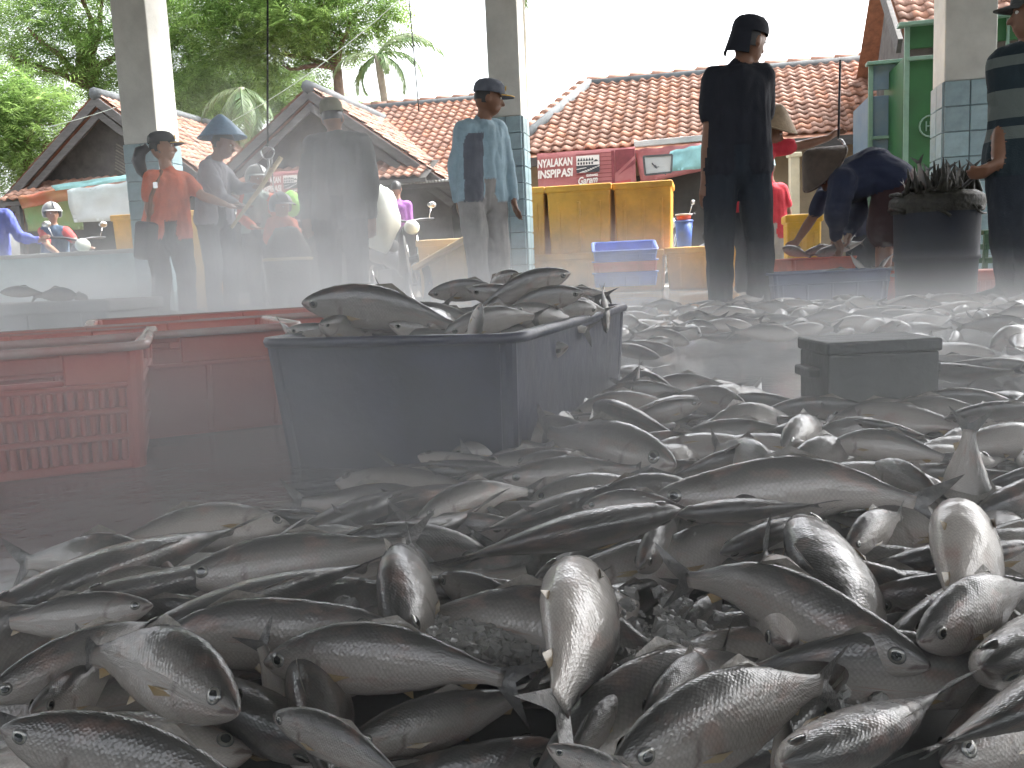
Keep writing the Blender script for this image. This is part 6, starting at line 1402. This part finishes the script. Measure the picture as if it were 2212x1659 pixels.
# ------------------------------------------------------------------ scales
root = empty('hanging_scale', at(578, 330, 7.25)); s = MB(); s.tube([at(578, -60, 7.2), at(578, 250, 7.2), at(578, 318, 7.22)], .008, 6); s.build('rope', M['rope'], root)
s = MB(); c = at(578, 330, 7.22); s.tube([c + Vector((.05 * math.cos(t), 0, .05 * math.sin(t))) for t in [i * math.pi / 10 for i in range(21)]], .007, 6); s.tube([c - ZV * .05, c - ZV * .12, at(576, 372, 7.22), at(570, 400, 7.2)], .012, 6); s.tube([c - ZV * .05 + GX * .03, at(590, 400, 7.2), at(600, 432, 7.2)], .006, 5); s.build('hook', M['metal'], root, True)
s = MB(); s.tube([at(607, 340, 7.25), at(556, 415, 7.15), at(500, 492, 7.05)], [.020, .018, .013], 10); s.build('beam', M['wood'], root, True)
for (u0, v0, r, l_) in ((608, 330, .045, .06), (541, 440, .042, .07)):
    s = MB(); p = at(u0, v0, 7.15); q = (at(607, 340, 7.25) - at(500, 492, 7.05)).normalized(); s.tube([p - q * l_ / 2, p - q * l_ / 2, p + q * l_ / 2, p + q * l_ / 2], [r * .9, r, r, r * .9], 16); s.build('weight', M['post'], root, True)
tag(root, 'wooden steelyard scale on a black rope between the woman and the blue hat', 'scale')
root = empty('hanging_rod', at(1812, 200, 6.8)); s = MB(); s.tube([at(1815, 130, 6.8), at(1811, 300, 6.8)], .009, 7); s.build('rod', M['darkmetal'], root, True)
c = at(1810, 318, 6.8); s = MB(); s.tube([at(1811, 300, 6.8)] + [c + Vector((.05 * math.sin(t), 0, .06 * math.cos(t))) for t in [i * math.pi / 8 for i in range(13)]], .009, 7); s.build('hook', M['metal'], root, True)
tag(root, 'thin dark rod with a hook held by the man in red', 'rod')

# ------------------------------------------------------------------ motorbikes
def motorbike(label, o, yaw, paint):
    ex = Vector((math.cos(yaw), math.sin(yaw), 0)); ey = Vector((-ex.y, ex.x, 0)); X = frame(o, ex, ey); root = empty('motorbike', mw=X)
    for x in (-.62, .62):
        s = MB(); s.tube([Vector((x + .27 * math.cos(t), 0, .27 + .27 * math.sin(t))) for t in [i * math.pi / 12 for i in range(25)]], .045, 8, cap=False); wl_ = s.build('wheel', M['rubber'], root, True, xf=X)
        s = MB(); s.tube([Vector((x + .23 * math.cos(t), 0, .27 + .23 * math.sin(t))) for t in [i * math.pi / 12 for i in range(25)]], .016, 6, cap=False)
        for i in range(6): t = i * math.pi / 3; s.tube([Vector((x, 0, .27)), Vector((x + .23 * math.cos(t), 0, .27 + .23 * math.sin(t)))], .008, 5)
        s.build('rim', M['metal'], wl_, True, xf=X)
    s = MB(); s.caps((-.55, 0, .62), (-.1, 0, .58), .10, .11); s.caps((-.1, 0, .55), (.30, 0, .42), .10, .07); s.caps((.30, 0, .42), (.45, 0, .82), .09, .10); s.caps((-.5, 0, .60), (-.72, 0, .70), .09, .05); s.build('fairing', paint, root, True, xf=X)
    s = MB(); s.caps((-.62, 0, .74), (-.02, 0, .70), .085, .075); s.build('seat', M['rubber'], root, True, xf=X)
    s = MB(); s.box((-.05, 0, .32), (.42, .2, .24)); bevel(s.build('engine', M['darkmetal'], root, xf=X), .03)
    s = MB(); [s.tube([Vector((.62, y, .27)), Vector((.47, y, .86))], .02, 7) for y in (-.07, .07)]; s.build('fork', M['metal'], root, True, xf=X)
    s = MB(); s.tube([Vector((.38, -.34, .98)), Vector((.44, -.15, .97)), Vector((.46, 0, .94)), Vector((.44, .15, .97)), Vector((.38, .34, .98))], .015, 7); s.build('handlebar', M['darkmetal'], root, True, xf=X)
    s = MB(); s.ball((.54, 0, .88), (.06, .09, .08)); s.build('headlight', M['whiteplastic'], root, True, xf=X)
    for y in (-.27, .27):
        s = MB(); s.tube([Vector((.42, y, .98)), Vector((.40, y * 1.15, 1.10))], .007, 5); s.ball((.40, y * 1.2, 1.13), (.012, .055, .035)); s.build('mirror', M['metal'], root, True, xf=X)
    s = MB(); s.box((.62, 0, .56), (.26, .11, .02)); bevel(s.build('mudguard', paint, root, xf=X), .008)
    return tag(root, label, 'motorbike', 'motorbikes in the yard')
p = at(140, 555, 10.9); motorbike('motorbike under the boy in the grey helmet behind the low wall', Vector((p.x, p.y, -.1)), R(-42), M['helmet_dark'])
p = at(850, 530, 10.3); motorbike('dark motorbike loaded with the white sack', Vector((p.x, p.y, -.1)), R(-60), M['darkmetal'])
p = at(1525, 500, 12.2); motorbike('parked motorbike with a round mirror beside the yellow bins', Vector((p.x, p.y, -.1)), R(200), M['helmet_dark'])
p = at(575, 560, 9.7); motorbike('motorbike of the rider in the pale helmet', Vector((p.x, p.y, -.1)), R(-70), M['helmet_dark'])
# basket under the bundle
p = at(622, 560, 7.3); root = empty('basket', Vector((p.x, p.y, 0))); zt = p.z; s = MB(); s.lathe([(0, 0), (.15, 0), (.19, zt), (.175, zt), (.14, .02), (0, .02)], Vector((p.x, p.y, 0)), 22); s.build('body', M['net'], root, True)
s = MB(); s.tube([Vector((p.x + .19 * math.cos(t), p.y + .19 * math.sin(t), zt)) for t in [i * math.pi / 10 for i in range(21)]], .014, 6); s.build('rim', M['wood'], root, True); tag(root, 'round basket in steam below the hanging scale', 'basket')

# ================================================================== steam over the ice
def mist(blobs, lo, hi, res):
    m = bpy.data.materials.new('mist'); m.use_nodes = True; n, l = m.node_tree.nodes, m.node_tree.links; n.remove(n['Principled BSDF'])
    pv = n.new('ShaderNodeVolumePrincipled'); pv.inputs['Color'].default_value = (.97, .98, .99, 1); pv.inputs['Anisotropy'].default_value = .55; pv.inputs['Density'].default_value = 1.0
    l.new(pv.outputs[0], n['Material Output'].inputs['Volume'])
    try: m.cycles.volume_step_rate = 1.0
    except Exception: pass
    ng = bpy.data.node_groups.new('steam', 'GeometryNodeTree'); ng.interface.new_socket('Geometry', in_out='INPUT', socket_type='NodeSocketGeometry'); ng.interface.new_socket('Geometry', in_out='OUTPUT', socket_type='NodeSocketGeometry')
    N, K = ng.nodes, ng.links; out = N.new('NodeGroupOutput'); po = N.new('GeometryNodeInputPosition').outputs[0]
    def mt(op, a, b=None):
        q = N.new('ShaderNodeMath'); q.operation = op
        for i, x in enumerate((a, b)):
            if x is None: continue
            if isinstance(x, (int, float)): q.inputs[i].default_value = x
            else: K.new(x, q.inputs[i])
        return q.outputs[0]
    tot = None
    for c, r, amp in blobs:
        a = N.new('ShaderNodeVectorMath'); a.operation = 'SUBTRACT'; a.inputs[1].default_value = c; K.new(po, a.inputs[0])
        b = N.new('ShaderNodeVectorMath'); b.operation = 'DIVIDE'; b.inputs[1].default_value = r; K.new(a.outputs[0], b.inputs[0])
        d = N.new('ShaderNodeVectorMath'); d.operation = 'DOT_PRODUCT'; K.new(b.outputs[0], d.inputs[0]); K.new(b.outputs[0], d.inputs[1])
        e = mt('MULTIPLY', mt('EXPONENT', mt('MULTIPLY', d.outputs['Value'], -1.0)), amp); tot = e if tot is None else mt('ADD', tot, e)
    nz = N.new('ShaderNodeTexNoise'); nz.inputs['Scale'].default_value = 2.5; nz.inputs['Detail'].default_value = 4; nz.inputs['Distortion'].default_value = 1.1; K.new(po, nz.inputs['Vector'])
    mr = N.new('ShaderNodeMapRange'); mr.inputs[1].default_value = .34; mr.inputs[2].default_value = .68; mr.inputs[3].default_value = .08; mr.inputs[4].default_value = 1.9; K.new(nz.outputs[0], mr.inputs[0])
    den = mt('MULTIPLY', tot, mr.outputs[0]); den = mt('MAXIMUM', mt('SUBTRACT', den, .006), 0.0)
    vc = N.new('GeometryNodeVolumeCube'); K.new(den, vc.inputs['Density']); vc.inputs['Background'].default_value = 0.0
    vc.inputs['Min'].default_value = lo; vc.inputs['Max'].default_value = hi
    for nm, r in zip(('Resolution X', 'Resolution Y', 'Resolution Z'), res): vc.inputs[nm].default_value = r
    sm = N.new('GeometryNodeSetMaterial'); sm.inputs['Material'].default_value = m; K.new(vc.outputs[0], sm.inputs[0]); K.new(sm.outputs[0], out.inputs[0])
    s = MB(); s.box(((lo[0] + hi[0]) / 2, (lo[1] + hi[1]) / 2, (lo[2] + hi[2]) / 2), (hi[0] - lo[0], hi[1] - lo[1], hi[2] - lo[2])); o = s.build('mist', m)
    g = o.modifiers.new('steam', 'NODES'); g.node_group = ng
    return tag(o, 'pale steam drifting low over the ice and fish', 'steam', kind='stuff')
mist([((-3.1, 5.6, .08), (1.8, 2.0, .36), .75), ((-1.25, 5.2, .40), (.62, .8, .60), .80), ((-.3, 3.6, .12), (.95, 1.0, .22), .50), ((.7, 6.6, .2), (1.1, .9, .28), .16), ((1.7, 3.6, .0), (1.6, 1.4, .14), .46),
      ((-.52, 1.00, .07), (.42, .34, .16), .68), ((-.95, 1.05, .06), (.6, .40, .15), .52), ((.9, 2.2, .03), (1.1, .8, .14), .46), ((.2, .72, .05), (1.1, .32, .16), .32), ((.02, 1.15, .10), (.34, .28, .14), .32)],
     (-5.0, .32, 0.0), (4.4, 8.4, 1.60), (94, 82, 28))
p = at(60, 648, 5.25); o = Vector((p.x - .5, p.y, 0)); box_shell('foam_box', 'white foam box lost in the steam at the left edge', o, GX, 1.1, .5, p.z - .02, M['whitewash'], None, None, 'box')

# ------------------------------------------------------------------ tell look-alike fish apart in their labels
def fish_look(o):
    m = o.matrix_basis; h, t = m @ Vector((0, 0, 0)), m @ Vector((1, 0, 0)); c = (h + t) / 2; z = (m.to_3x3() @ ZV).normalized().dot((EYE - c).normalized())
    return ('back up' if z > .62 else 'belly up' if z < -.25 else 'flank up'), ('left' if proj(h)[0] < proj(t)[0] else 'right'), proj(c)
ORD = ['leftmost', 'second from left', 'third from left', 'fourth from left', 'fifth from left', 'sixth from left', 'seventh from left', 'eighth from left', 'ninth from left', 'tenth from left', 'eleventh from left', 'twelfth from left']
by = {}
for o in list(col.objects):
    if o.parent is None and o.get('category') == 'fish' and o.get('kind') is None: by.setdefault(o['label'], []).append(o)
for lab, L_ in by.items():
    if len(L_) < 2: continue
    sub = {}
    for o in L_: lk, hd_, uv = fish_look(o); sub.setdefault((lk, hd_), []).append((uv[0], o))
    for (lk, hd_), S_ in sub.items():
        S_.sort(key=lambda q: q[0])
        for i, (u_, o) in enumerate(S_):
            t_ = '%s, %s, head %s' % (lab, lk, hd_)
            if len(S_) > 1: t_ += ', ' + (ORD[i] if i < len(S_) - 1 and i < 12 else 'rightmost' if i == len(S_) - 1 else 'far right')
            o['label'] = t_
